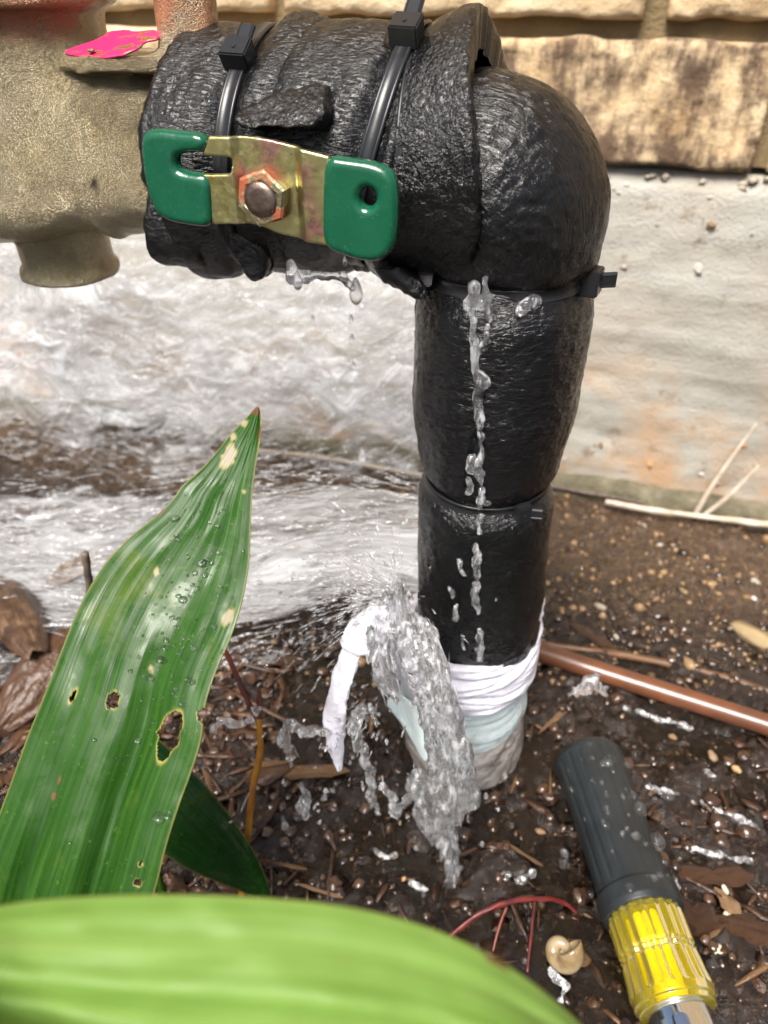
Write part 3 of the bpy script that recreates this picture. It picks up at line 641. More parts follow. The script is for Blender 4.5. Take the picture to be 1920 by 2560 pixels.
# elbow: swept from inside the mitred piece round and down
def sweep_foam(name, C, T, N_, rad, ends, mat, seed, parent=None, nth=NTH, fine=.00022, rowsx=None):
    """C,T,N_ : (n,3) centre, tangent and reference normal; rad(i, th)->radius"""
    n = len(C); B = np.cross(T, N_); th = np.linspace(-np.pi, np.pi, nth)
    s = np.r_[0, np.cumsum(np.linalg.norm(np.diff(C, axis=0), axis=1))]
    rg = rad(s[:, None], th[None]); cn = C[:, None] + .03 * (np.cos(th)[None, :, None] * N_[:, None] + np.sin(th)[None, :, None] * B[:, None])
    rg = rg + .0004 * fbm(cn * 80, 3, seed) + fine * fbm(cn * 520, 2, seed + 2)
    rows, rr = [C[:, None] + rg[..., None] * (np.cos(th)[None, :, None] * N_[:, None] + np.sin(th)[None, :, None] * B[:, None])], None
    P = rows[0]; e0, e1 = ends
    def cap(i, sgn, th_):
        out = []
        for dl, ins in ((.0, .0011), (.0004, .0021), (.0005, .004), (.0005, th_)):
            c = C[i]; q = P[i] - c; q = q * (1 - ins / np.linalg.norm(q, axis=1))[:, None]
            out.append(c + q + sgn * T[i] * (.0016 + dl) + (0.0006 * vn(cn[i] * 300, seed))[:, None] * T[i])
        return out
    a = cap(0, -1, .011)[::-1] if e0 else []; b = cap(-1, 1, .011) if e1 else []
    P = np.stack(a + list(P) + b); sv = np.r_[[0] * len(a), s, [s[-1]] * len(b)]
    uv = np.stack(np.broadcast_arrays(th[None] * .027, sv[:, None]), -1)
    return mesh(name, P, grid_faces(P.shape[0], nth), mat, parent, uv=uv.reshape(-1, 2))
rb = .0125; pts, tans = [], []
for L in np.linspace(.030, rb, 20, endpoint=False): pts.append(run_pt(L, 0, 0)); tans.append(-EL)
for a in np.linspace(0, np.pi / 2, 70): pts.append(run_pt(rb - rb * math.sin(a), 0, -rb + rb * math.cos(a))); tans.append(-EL * math.cos(a) - EZ * math.sin(a))
for z in np.linspace(-rb - .0005, -.031, 20): pts.append(run_pt(0, 0, z)); tans.append(-EZ)
pts, tans = np.array(pts), np.array(tans)
foamD = tag(sweep_foam('foam_elbow', pts, tans, np.tile(WN, (len(pts), 1)), lambda s, th: .0268 + .0016 * g_(s, .030, .012) - .0042 * sstep((s - .046) / .007) + 0 * th, (True, True), M['foam_elbow'], 63),
            'smooth round black foam elbow bending from the run down to the riser', 'pipe insulation')
# riser sleeves
def riser(name, z0, z1, rad, mat, seed, ends=(True, True), n=120, lean=(0, 0)):
    z = np.linspace(z0, z1, n); C = np.stack([PIPE[0] + lean[0] * (z - z0), PIPE[1] + lean[1] * (z - z0), z], -1)
    return sweep_foam(name, C, np.tile(-EZ, (n, 1)), np.tile(np.array([-.16, -.987, 0.]), (n, 1)), rad, ends, mat, seed)
def radU(s, th):
    return .0284 - .0034 * sstep((s - .040) / .038) - .0042 * g_(s, .0, .006) - .0038 * g_(s, .078, .005) + .0006 * np.cos(3 * th) - .0020 * g_(th, .05 + .25 * s / .08, .018) * sstep((s - .022) / .01)
foamU = tag(riser('foam_sleeve', .2625, .1845, radU, M['foam_v'], 71), 'wet black foam sleeve on the riser under the elbow with water running down it', 'pipe insulation')
def radL(s, th):
    return .0257 - .0036 * g_(s, .0, .0045) + .0006 * np.cos(2 * th + 1) + .0012 * g_(th, -1.3, .4) * g_(s, .055, .02)
foamL = tag(riser('foam_sleeve', .1862, .098, radL, M['foam_low'], 77, lean=(-.02, 0.)), 'lower black foam sleeve on the riser ending inside the white cloth', 'pipe insulation')
# loose foam flaps
flapN = WN * .97 + EZ * .22
fl = poly_solid('foam_flap', [(606, 285), (640, 262), (700, 222), (812, 202), (822, 250), (828, 300), (800, 330), (700, 318), (624, 330)], run_pt(.05, .033, .018), flapN, -.010, .0045, .0012, M['foam_cut'], res=.0006, noise=.0005, it=1, nseed=81,
           bend=lambda x, y: .0050 * np.clip(-y / .006, -1, 1.2))
tag(fl, 'small wedge of black foam sticking out above the green handle', 'foam scrap')
fl = poly_solid('foam_flap', [(580, 560), (640, 575), (690, 600), (684, 650), (668, 700), (640, 688), (612, 650), (590, 610)], run_pt(.058, .024, -.03), WN, -.008, .006, .002, M['foam_cut'], res=.0006, noise=.0006, it=1, nseed=83)
tag(fl, 'torn black foam flap hanging under the green handle', 'foam scrap')
fl = poly_solid('foam_flap', [(930, 640), (985, 640), (1050, 690), (1080, 730), (1060, 742), (1000, 715), (960, 690)], run_pt(.012, .020, -.033), WN, -.012, .006, .003, M['foam_cut'], res=.0007, noise=.0006, it=1, nseed=85)
tag(fl, 'ragged foam lip under the mitre cut piece beside the riser', 'foam scrap')

# ---- cable ties
def strap(name, C, Wd, Nd, w, t, mat, parent, closed=True):
    k = [(-1, -.7), (-.75, -1), (.75, -1), (1, -.7), (1, .35), (.72, 1), (.66, .72), (-.66, .72), (-.72, 1), (-1, .35)]
    P = np.stack([C + (a * w / 2) * Wd + (b * t / 2) * Nd for a, b in k], 1)
    if closed:
        P = np.concatenate([P, P[:1]]); return mesh(name, P, grid_faces(len(P), len(k), True), mat, parent, False)
    return ringmesh(name, P, mat, parent, smooth=False)
def frame_box(name, c, ex, ey, ez, size, mat, parent, bev=.0004, notch=False):
    bm = bmesh.new(); bmesh.ops.create_cube(bm, size=1.0)
    for v in bm.verts:
        v.co = Vector((v.co.x * size[0], v.co.y * size[1], v.co.z * size[2]))
    bmesh.ops.bevel(bm, geom=bm.edges[:], offset=bev, segments=2, affect='EDGES')
    for v in bm.verts: v.co = Vector(c + v.co.x * ex + v.co.y * ey + v.co.z * ez)
    bmesh.ops.recalc_face_normals(bm, faces=bm.faces[:])
    return bm_obj(name, bm, mat, parent)
def unit(v): v = np.asarray(v, float); return v / np.linalg.norm(v)
def tie(label, C, Nd, ih, tail_len, tail_dir=1, tail_lift=.25, w=.0046, head=(.0078, .0066, .0056)):
    """C: closed loop of points, Nd outward normals, ih index of the head"""
    o = tag(empty('cable_tie'), label, 'cable tie')
    T = np.roll(C, -1, 0) - np.roll(C, 1, 0); T /= np.linalg.norm(T, axis=1)[:, None]; Wd = np.cross(T, Nd)
    strap('strap', C, Wd, Nd, w, .0013, M['tie'], o)
    t, n_, w_ = T[ih] * tail_dir, Nd[ih], Wd[ih]; hc = C[ih] + n_ * .0022
    hd = frame_box('head', hc, w_, t, n_, (head[0], head[1], head[2]), M['tie'], o)
    frame_box('slot_rim', hc + t * (head[1] / 2 + .0003), w_, t, n_, (w * 1.12, .0007, .0030), M['tie'], hd, .0002)
    d = unit(t + tail_lift * n_); k = np.linspace(0, 1, 8)[:, None]
    strap('tail', hc + d * (.002 + k * tail_len), np.tile(w_, (8, 1)), np.tile(unit(np.cross(w_, d)) * (1 if np.dot(np.cross(w_, d), n_) > 0 else -1), (8, 1)), w, .0013, M['tie'], o, False)
    frame_box('dimple', hc + n_ * (head[2] / 2 + .0001) - t * .0006, w_, t, n_, (.0008, .0012, .0004), M['rubber'], hd, .0001)
    return o
PH = np.linspace(0, 2 * np.pi, 120, endpoint=False)
def ring_h(Lf, rf, dr=.0003):
    L = Lf(PH); r = rf(L, np.where(PH > np.pi, PH - 2 * np.pi, PH)) + dr
    C = AX + L[:, None] * EL + (r * np.cos(PH))[:, None] * WN + (r * np.sin(PH))[:, None] * EZ; return C, np.cos(PH)[:, None] * WN + np.sin(PH)[:, None] * EZ
C, Nd = ring_h(tie1L, radA, .0012); tie('short-tailed black cable tie with square head above the green handle slot', C, Nd, int(1.02 / (2 * np.pi) * 120), .0072, 1, .12)
C, Nd = ring_h(tie2L, lambda L, p: np.maximum(radB(L, p), radC(L, p)), .0010); tie('slanting black cable tie in the crease beside the mitre cut foam, long tail upward', C, Nd, int(1.22 / (2 * np.pi) * 120), .018, 1, .3)
C, Nd = ring_h(lambda p: .0245 + .002 * np.sin(p), lambda L, p: radC(L, p) - .0005, -.0006); tie('black cable tie with its head hanging under the pipe right of the green handle', C, Nd, int((2 * np.pi - .98) / (2 * np.pi) * 120), .0058, -1, .1)
th = PH; zt = .2622; rt = .0243
C = np.stack([PIPE[0] + rt * np.cos(th), PIPE[1] + rt * np.sin(th), zt + .0012 * np.cos(th) + .0006 * np.sin(2 * th)], -1); Nd = np.stack([np.cos(th), np.sin(th), 0 * th], -1)
tie('black cable tie round the riser just under the elbow, tail sticking out sideways', C, Nd, int((2 * np.pi - .42) / (2 * np.pi) * 120), .0055, 1, 1.6)
C = np.stack([PIPE[0] + .0226 * np.cos(th), PIPE[1] + .0226 * np.sin(th), .1856 + .001 * np.sin(th + 1)], -1)
tie('half hidden black cable tie in the crease between the two riser sleeves', C, Nd, int((2 * np.pi - 1.15) / (2 * np.pi) * 120), .0045, 1, .7, .0042, (.0062, .0052, .0042))

# ---- the valve handle
hnd = tag(empty('valve_handle'), 'green vinyl dipped steel handle bolted across the front of the shutoff valve', 'valve handle')
HN = WN; hp = run_pt(.055, .0435, 0)
GL = [(388, 318), (450, 324), (525, 332), (530, 392), (532, 424), (538, 500), (541, 566), (480, 560), (425, 548), (392, 520), (372, 450), (362, 370), (366, 332)]
GRp = [(817, 384), (880, 393), (945, 402), (990, 428), (1000, 480), (999, 560), (990, 615), (962, 646), (925, 650), (870, 636), (812, 612), (813, 500)]
slot = [(476, 390), (560, 394), (580, 400), (582, 424), (560, 428), (476, 420), (468, 405)]
poly_solid('grip', GL, hp, HN, -.0021, .0031, .0021, M['green'], hnd, holes=[[(462, 376), (570, 380), (590, 408), (570, 436), (462, 428), (446, 402)]], res=.00032, smoothk=.0030, bend=lambda x, y: .0016 * np.clip((x + .004) / .01, -1, 0) ** 2 * 0)
hole = [(925 + 21 * math.cos(a), 489 + 25 * math.sin(a)) for a in np.linspace(0, 2 * np.pi, 14, endpoint=False)]
poly_solid('grip', GRp, hp, HN, -.0021, .0031, .0021, M['green'], hnd, holes=[hole], res=.00032, smoothk=.0034)
plate = [(505, 338), (600, 340), (655, 346), (720, 362), (790, 378), (840, 392), (840, 612), (800, 606), (740, 596), (690, 584), (655, 566), (600, 556), (520, 557)]
def pl_bend(x, y): return -.0020 * sstep((.0100 - np.abs(x + .0012)) / .0028) + .0006
poly_solid('plate', plate, hp, HN, -.0008, .0012, .0003, M['zinc'], hnd, holes=[[(480, 384), (575, 388), (586, 392), (586, 428), (575, 434), (480, 432)]], res=.0003, it=1, smoothk=.0004, bend=pl_bend)
nc_ = at_plane(np.float64(665), np.float64(490), hp, HN); hu = unit(np.cross(EZ, HN)); hv = np.cross(HN, hu)
def front_prism(name, c, prof, sides, rot, mat, parent, smooth=False):
    a = np.linspace(0, 2 * np.pi, sides, endpoint=False) + rot
    P = np.stack([c + n * HN + r * (np.cos(a)[:, None] * hu + np.sin(a)[:, None] * hv) for r, n in prof]); return ringmesh(name, P, mat, parent, smooth=smooth)
front_prism('hex_nut', nc_, [(.0072, -.001), (.0073, .0030), (.0066, .0036), (.0052, .0037), (.0046, .0034), (.0046, .0010)], 6, .35, M['nut'], hnd)
front_prism('valve_stem', nc_, [(.0045, -.02), (.0045, .0038), (.0041, .0045), (.0025, .0047)], 36, 0, M['stem'], hnd, True)

# ---- cloth, mint wrap and crusty base
rag = tag(empty('cloth_rag'), 'wet white cloth strips wrapped and tied round the foot of the riser', 'cloth')
def band(name, z, r, h, th_, seed, tilt=(0, 0), mat=M['cloth'], n=200, parent=rag, rip=1.0, flare=0.0):
    a = np.linspace(0, 2 * np.pi, n, endpoint=False); q = np.linspace(0, 2 * np.pi, 40, endpoint=False)
    A, Q = np.meshgrid(a, q, indexing='ij'); cx, sy = np.cos(Q), np.sin(Q)
    prof_r = th_ * np.sign(cx) * np.abs(cx) ** .7; prof_z = h / 2 * np.sign(sy) * np.abs(sy) ** .8
    ca = V3(np.cos(A) * 1.1, np.sin(A) * 1.1, prof_z * 180)
    fold = .0012 * rip * fbm(ca * np.array([1.0, 1.0, 2.2]), 3, seed) + .0005 * rip * np.sin(prof_z * 1500 + 2.5 * np.sin(A * 2 + seed))
    rr = r + prof_r + np.where(cx > 0, fold, 0) - flare * prof_z; zz = z + prof_z + tilt[0] * np.cos(A) + tilt[1] * np.sin(A) + .0010 * rip * fbm(V3(np.cos(A) * 2, np.sin(A) * 2, seed), 3, seed + 4)
    P = np.stack([PX_ + rr * np.cos(A), PY_ + rr * np.sin(A), zz], -1)
    P = np.concatenate([P, P[:1]]); return mesh(name, P, grid_faces(n + 1, 40, True)[:, ::-1].copy(), mat, parent)
PX_, PY_ = PIPE[0] - .0015, PIPE[1]
band('cloth_fold', .1065, .0262, .0130, .0020, 1, (.0015, .0005))
band('cloth_fold', .0985, .0278, .0105, .0026, 2, (-.0008, .0018))
band('cloth_fold', .0905, .0280, .0100, .0026, 3, (.0022, -.0004))
band('cloth_fold', .1030, .0285, .0075, .0020, 5, (.0058, .0016))
# hanging end and knot
def D(px, py, d): return at_depth(np.float64(px), np.float64(py), np.float64(d))
tube('knot', [D(1010, 1560, .280), D(950, 1560, .272), D(905, 1575, .268), D(880, 1620, .266)], [.009, .008, .0065, .0055], M['cloth'], rag, 80, 40, .6, .2, 4)
tube('hanging_end', [D(900, 1580, .268), D(868, 1650, .267), D(845, 1730, .270), D(835, 1800, .275), D(842, 1870, .281), D(850, 1925, .286)], [.0044, .0042, .0040, .0042, .0032, .0010], M['cloth'], rag, 110, 40, .42, .20, 6)
tube('frayed_corner', [D(1335, 1545, .31), D(1350, 1510, .312), D(1355, 1480, .313)], [.003, .0022, .0010], M['cloth'], rag, 20, 12, .6, .2, 8)
mint = tag(empty('mint_wrap'), 'pale mint green fabric wrap below the white cloth strips', 'fabric wrap')
band('wrap_band', .0760, .0262, .0270, .0014, 7, (.0015, .0045), M['mint'], parent=mint, rip=.8, flare=.10)
poly_solid('loose_end', [(955, 1740), (1040, 1745), (1090, 1800), (1075, 1905), (1045, 1885), (990, 1800)], np.array([PX_ - .012, PY_ - .030, .07]), unit(np.array([-.35, -.9, .25])), -.0006, .0006, .0004, M['mint'], mint, res=.0005, it=2, bend=lambda x, y: .0022 * np.sin(x * 320 + y * 120))
z = np.linspace(.001, .066, 60); a = np.linspace(0, 2 * np.pi, 90, endpoint=False); Zz, A = np.meshgrid(z, a, indexing='ij')
rr = .0252 + .0022 * np.sin(np.clip((Zz - .02) / .05, 0, 1) * 3.14) + .0018 * fbm(V3(np.cos(A) * 1.6, np.sin(A) * 1.6, Zz * 60), 4, 91) + .0006 * fbm(V3(np.cos(A) * 9, np.sin(A) * 9, Zz * 400), 2, 92)
P = np.stack([PX_ + .002 + rr * np.cos(A), PY_ + rr * np.sin(A), Zz], -1)
tag(ringmesh('pipe_base', P, M['stub']), 'grey crusted pipe stub rising from the wet soil below the mint wrap', 'pipe')

# ================================================================== WATER
def sheet(name, P, mat, uvx, edge, parent=None):
    nr, nc = P.shape[:2]
    return mesh(name, P, grid_faces(nr, nc), mat, parent, uv=np.asarray(uvx).reshape(-1, 2), attrs={'edge': edge})
def edge_mask(nr, nc, a=.10, b=.10, l=.06, r=.02, seed=0):
    v = np.linspace(0, 1, nr)[:, None]; u = np.linspace(0, 1, nc)[None]
    wob = .5 + .5 * fbm(V3(u * 9, v * 9, seed), 3, seed)
    f = lambda t, w: sstep(t / (w * (.35 + 1.3 * wob) + 1e-6))
    return f(v, a) * f(1 - v, b) * f(u, r) * f(1 - u, l)
spray = tag(empty('water_spray'), 'white aerated water spraying from the leak leftwards along the foundation and over the soil', 'water', kind='stuff')
# (1) low fan: leaves the leak at the cloth and runs left just over the soil
nr, nc = 110, 260
u = np.linspace(0, 1, nc)[None]; v = np.linspace(0, 1, nr)[:, None]          # u: leak -> left, v: front -> back
fr = resample(np.array([[.020, .236, .120], [-.010, .238, .112], [-.045, .246, .092], [-.09, .258, .066], [-.15, .272, .046], [-.22, .285, .040], [-.30, .29, .036]]), nc)
bk = resample(np.array([[.022, .275, .150], [-.010, .305, .137], [-.05, .335, .118], [-.10, .368, .092], [-.16, .392, .066], [-.24, .41, .045], [-.33, .43, .030]]), nc)
Pb = fr[None] * (1 - v[..., None]) + bk[None] * v[..., None]
def turb(P, u, a, seed, st=(1, 1, 1)): return a * fbm(P * np.array(st), 4, seed)
for k, (dz, amp, mt) in enumerate([(0., 1., 'spray_lo'), (.006, 1.4, 'spray_hi2')]):
    Q = Pb.copy(); amp_u = (.0012 + .009 * u ** 1.3) * amp
    Q[..., 2] += dz * (.3 + u) + amp_u * fbm(V3(Pb[..., 0] * 16, Pb[..., 1] * 60, k), 4, 100 + k) + .010 * np.sin(np.pi * v) * (1 - .5 * u)
    Q[..., 1] += amp_u * .8 * fbm(V3(Pb[..., 0] * 22, Pb[..., 1] * 40, 5 + k), 3, 104 + k)
    dist = np.broadcast_to(u * .34, Q.shape[:2]); ang = (v - .5) * (.06 + .16 * u)
    wrp = .010 * fbm(V3(dist * 14, ang * 40, k), 3, 107)
    sheet('low_fan', Q, M[mt], np.stack([dist + .4 * wrp, ang + wrp * .6 + k * .3], -1), edge_mask(nr, nc, .16, .14, .10, .015, 110 + k), spray)
# (2) high curtain: water bouncing off the foundation, tumbling up and left
nr, nc = 130, 260
u = np.linspace(0, 1, nc)[None]; v = np.linspace(0, 1, nr)[:, None]
def curtain(s, t, k):                                    # s 0..1 from riser to left, t 0..1 bottom to top
    sx = .005 - .50 * s
    ztop = .150 + .058 * sstep(s / .35) + .006 * np.sin(s * 9); zbot = .040 + .014 * np.sin(s * 7 + .5) - .030 * sstep((s - .30) / .5)
    z = zbot + (ztop - zbot) * t
    off = .052 + .040 * (1 - t) + .020 * np.sin(s * 6.0 + 1.) * (1 - t) - .010 * t
    return sx, z, off
for k, (do, mt, amp) in enumerate([(0., 'spray_hi', 1.), (.018, 'spray_hi2', 1.4), (.034, 'spray_hi2', 1.9)]):
    sx, z, off = curtain(u, v, k); sx, z, off = np.broadcast_arrays(sx, z, off)
    n3 = V3(sx * 24, z * 40, k * 3.); off2 = off + do * (.4 + .6 * u) + .007 * amp * fbm(n3, 4, 120 + k); z2 = z + .006 * amp * fbm(n3 * 1.1, 3, 124 + k) - do * .3
    Q = W0 + sx[..., None] * WS + off2[..., None] * WN + z2[..., None] * EZ
    ang = R(30) * (1 - sstep(u * 2.2)) + R(14) * np.ones_like(v) - R(20) * sstep((u - .45) / .5) * v
    w1 = .016 * fbm(V3(sx * 10, z * 16, 2 + k), 3, 128 + k); w2 = .010 * fbm(V3(sx * 14, z * 22, 8 + k), 3, 131 + k)
    U = sx * np.cos(ang) + z * np.sin(ang) + w1; Vv = -sx * np.sin(ang) + z * np.cos(ang) + w2
    sheet('splash_curtain', Q, M[mt], np.stack([U, Vv + k * .7], -1), edge_mask(nr, nc, .22, .16, .03, .10, 134 + k), spray)
# (3) loose strands and drops torn off the spray
def strands(name, P0, Dv, ln, rd, mat, parent, bend=.15):
    n = len(P0); K = 6; t = np.linspace(-.5, .5, K); prof = np.sqrt(np.maximum(0, 1 - (2 * t) ** 2)) ** .8 + .02
    D_ = Dv / np.linalg.norm(Dv, axis=1)[:, None]; A = np.cross(D_, rng.normal(size=(n, 3))); A /= np.linalg.norm(A, axis=1)[:, None]; B = np.cross(D_, A)
    C = P0[:, None] + D_[:, None] * (t[None, :, None] * ln[:, None, None]) + A[:, None] * ((t ** 2)[None, :, None] * bend * ln[:, None, None])
    th = np.array([0, 2.09, 4.19]); off = np.cos(th)[None, None, :, None] * A[:, None, None] + np.sin(th)[None, None, :, None] * B[:, None, None]
    wob = 1 + .35 * rng.normal(size=(n, K, 1, 1)).clip(-1.5, 1.5)
    V = C[:, :, None] + off * prof[None, :, None, None] * rd[:, None, None, None] * wob
    F = grid_faces(K, 3, True); Fa = (F[None] + (np.arange(n) * K * 3)[:, None, None]).reshape(-1, 4)
    return mesh(name, V.reshape(-1, 3), Fa, mat, parent)
n = 5200; s = rng.random(n) ** .8; t = rng.random(n)
sx, z, off = curtain(s, t, 0); P0 = W0 + sx[:, None] * WS + (off + rng.normal(0, .02, n) + .022)[:, None] * WN + (z + rng.normal(0, .008, n))[:, None] * EZ
ang = R(32) * (1 - sstep(s * 2.0)) + R(12) + rng.normal(0, .22, n)
Dv = np.cos(ang)[:, None] * WS + np.sin(ang)[:, None] * EZ + rng.normal(0, .2, (n, 3))
strands('spray_strands', P0, Dv, rng.gamma(2., .0065, n) + .002, rng.gamma(2., .00011, n) + .00009, M['strand'], spray)
n = 2600; iu = (rng.random(n) ** .8 * 259).astype(int); vv = rng.random(n)[:, None] ** .8
P0 = fr[iu] * (1 - vv) + bk[iu] * vv; uu = iu / 259.; P0[:, 2] += .006 + rng.normal(0, .004 + .010 * uu) ; P0[:, 1] += rng.normal(0, .004 + .006 * uu)
Dv = (fr[np.minimum(iu + 4, 259)] - fr[np.maximum(iu - 4, 0)]) * (1 - vv) + (bk[np.minimum(iu + 4, 259)] - bk[np.maximum(iu - 4, 0)]) * vv; Dv = Dv + rng.normal(0, .0010, (n, 3))
P0[:, 2] = np.maximum(P0[:, 2], gbase(P0[:, 0], P0[:, 1]) + .004)
strands('fan_strands', P0, Dv, rng.gamma(2., .0055, n) + .0015, rng.gamma(2., .00012, n) + .00009, M['strand'], spray)
# ragged front lip of the fan, broken into drops
n = 520; iu = (rng.random(n) * 190 + 8).astype(int); P0 = fr[iu] + np.stack([rng.normal(0, .004, n), -np.abs(rng.normal(0, .006, n)), rng.normal(0, .004, n) - .002], -1)
P0[:, 2] = np.maximum(P0[:, 2], gbase(P0[:, 0], P0[:, 1]) + .003)
strands('lip_drops', P0, np.array([-1., -.35, -.35]) + rng.normal(0, .5, (n, 3)), rng.gamma(2., .0022, n) + .001, rng.gamma(1.6, .00018, n) + .0001, M['water'], spray)

# gush over the cloth and down to the soil
def water_blob(name, segs, h, parent=None, namp=.0010, nfreq=(260, 260, 90), seed=0, k=.003, mat='water', pad=.004):
    pts = np.array([p for sg_ in segs for p in sg_[:2]]); rm = max(max(sg_[2], sg_[3]) for sg_ in segs)
    lo, hi = pts.min(0) - rm - pad, pts.max(0) + rm + pad
    def f(P):
        W = P + .0012 * np.stack([fbm(P * 210, 2, seed + 1), fbm(P * 210, 2, seed + 2), 0 * P[..., 0]], -1); d = None
        for a, b, ra, rb_ in segs:
            e = caps_sdf(W, a, b, ra, rb_); d = e if d is None else smin(d, e, k)
        return d + namp * fbm(P * np.array(nfreq), 3, seed)
    V, F = surfnet(f, lo, hi, h); return mesh(name, V, F, M[mat], parent)
def chain(pts): return [(pts[i][0], pts[i + 1][0], pts[i][1], pts[i + 1][1]) for i in range(len(pts) - 1)]
gush = tag(empty('water_gush'), 'clear water gushing over the white cloth and falling onto the soil', 'water', kind='stuff')
main_ = [(1000, 1480, .283, .003), (1000, 1530, .272, .0050), (1015, 1580, .265, .0062), (1035, 1650, .262, .0060), (1062, 1720, .266, .0058), (1088, 1800, .272, .0058), (1105, 1870, .280, .0056), (1110, 1940, .288, .0048), (1118, 2010, .296, .0058), (1124, 2070, .304, .0040), (1128, 2130, .309, .0030), (1130, 2200, .316, .0025), (1128, 2270, .322, .0025), (1125, 2330, .328, .0018)]
side_ = [(970, 1530, .268, .0034), (945, 1600, .262, .0042), (960, 1680, .264, .0042), (985, 1740, .268, .0026)]
rgt_ = [(1060, 1570, .264, .0028), (1092, 1650, .259, .0034), (1118, 1760, .263, .0034), (1150, 1880, .275, .0036), (1162, 2000, .291, .0046), (1152, 2050, .299, .002)]
lft_ = [(1042, 1940, .284, .0022), (1055, 2030, .296, .0028), (1092, 2110, .306, .0022)]
gs = []
for L_ in (main_, side_, rgt_, lft_): gs += chain([(D(*p[:3]), p[3] * .86) for p in L_])
water_blob('gush_body', gs, .00075, gush, .0019, (170, 170, 48), 141, .0012)
fp, fd, fl_ = [], [], []
for L_, cnt, sp in ((main_, 220, 1.05), (side_, 60, 1.1), (rgt_, 80, 1.0), (lft_, 30, 1.0)):
    Q_ = resample(np.array([list(D(*p[:3])) + [p[3]] for p in L_]), 80); i_ = rng.integers(1, 78, cnt); t_ = Q_[i_ + 1, :3] - Q_[i_ - 1, :3]; t_ /= np.linalg.norm(t_, axis=1)[:, None]
    o_ = rng.normal(size=(cnt, 3)); o_ /= np.linalg.norm(o_, axis=1)[:, None]; fp.append(Q_[i_, :3] + o_ * (Q_[i_, 3] * sp * rng.uniform(.7, 1.15, cnt))[:, None]); fd.append(t_ + rng.normal(0, .10, (cnt, 3)))
fp, fd = np.vstack(fp), np.vstack(fd); n = len(fp)
strands('gush_threads', fp, fd, rng.gamma(2., .0042, n) + .003, rng.gamma(2., .00022, n) + .00014, M['water'], gush, .2)
# fine burst thrown up and to the left where the leak meets the cloth
n = 1100; org = D(1000, 1490, .282); dd_ = np.array([-.8, -.05, .30]) + rng.normal(0, .42, (n, 3)); dd_ /= np.linalg.norm(dd_, axis=1)[:, None]; ds_ = rng.gamma(1.7, .011, n)
pp_ = org + dd_ * ds_[:, None] - EZ * (6. * ds_ ** 2)[:, None]
strands('burst_drops', pp_, dd_ - EZ * (12. * ds_)[:, None], rng.gamma(2., .0011, n) + .0006, rng.gamma(1.8, .00009, n) + .00008, M['strand'], gush, .1)
n = 130; org = D(930, 1770, .276); dd_ = np.array([-.5, -.25, -.2]) + rng.normal(0, .5, (n, 3)); ds_ = rng.gamma(1.6, .012, n); pp_ = org + dd_ * ds_[:, None] - EZ * (10. * ds_ ** 2)[:, None]; pp_[:, 2] = np.maximum(pp_[:, 2], .034)
strands('falling_drops', pp_, np.array([-.25, -.1, -1.]) + rng.normal(0, .25, (n, 3)), rng.gamma(2., .0013, n) + .0008, rng.gamma(2., .0002, n) + .00015, M['water'], gush, .1)
# side dribbles torn from the hanging cloth end
db = tag(empty('water_dribble'), 'beads of water flung from the hanging cloth end towards the soil', 'water', kind='stuff')
for i, ps in enumerate([[(815, 1830, .272, .002), (770, 1830, .274, .003), (725, 1815, .276, .0035), (712, 1850, .28, .0032), (725, 1890, .284, .002), (722, 1920, .287, .0008)],
                        [(905, 1780, .272, .0035), (880, 1820, .276, .003), (905, 1880, .284, .0032), (930, 1930, .291, .0026), (925, 1990, .298, .0034), (945, 2020, .302, .003)],
                        [(960, 1970, .296, .0026), (985, 1990, .298, .0026), (990, 2030, .302, .0024), (1030, 1985, .294, .0018)],
                        [(755, 1960, .296, .001), (760, 2010, .302, .0048), (762, 2040, .304, .003)], [(705, 2040, .303, .001), (715, 2065, .306, .0026)], [(640, 1800, .30, .0016), (600, 1810, .302, .0022), (560, 1800, .304, .0026), (530, 1830, .306, .002)]]):
    water_blob('dribble', chain([(D(*p[:3]), p[3] * .62) for p in ps]), .0005, db, .0008, (360, 360, 160), 150 + i, .0014, 'water')
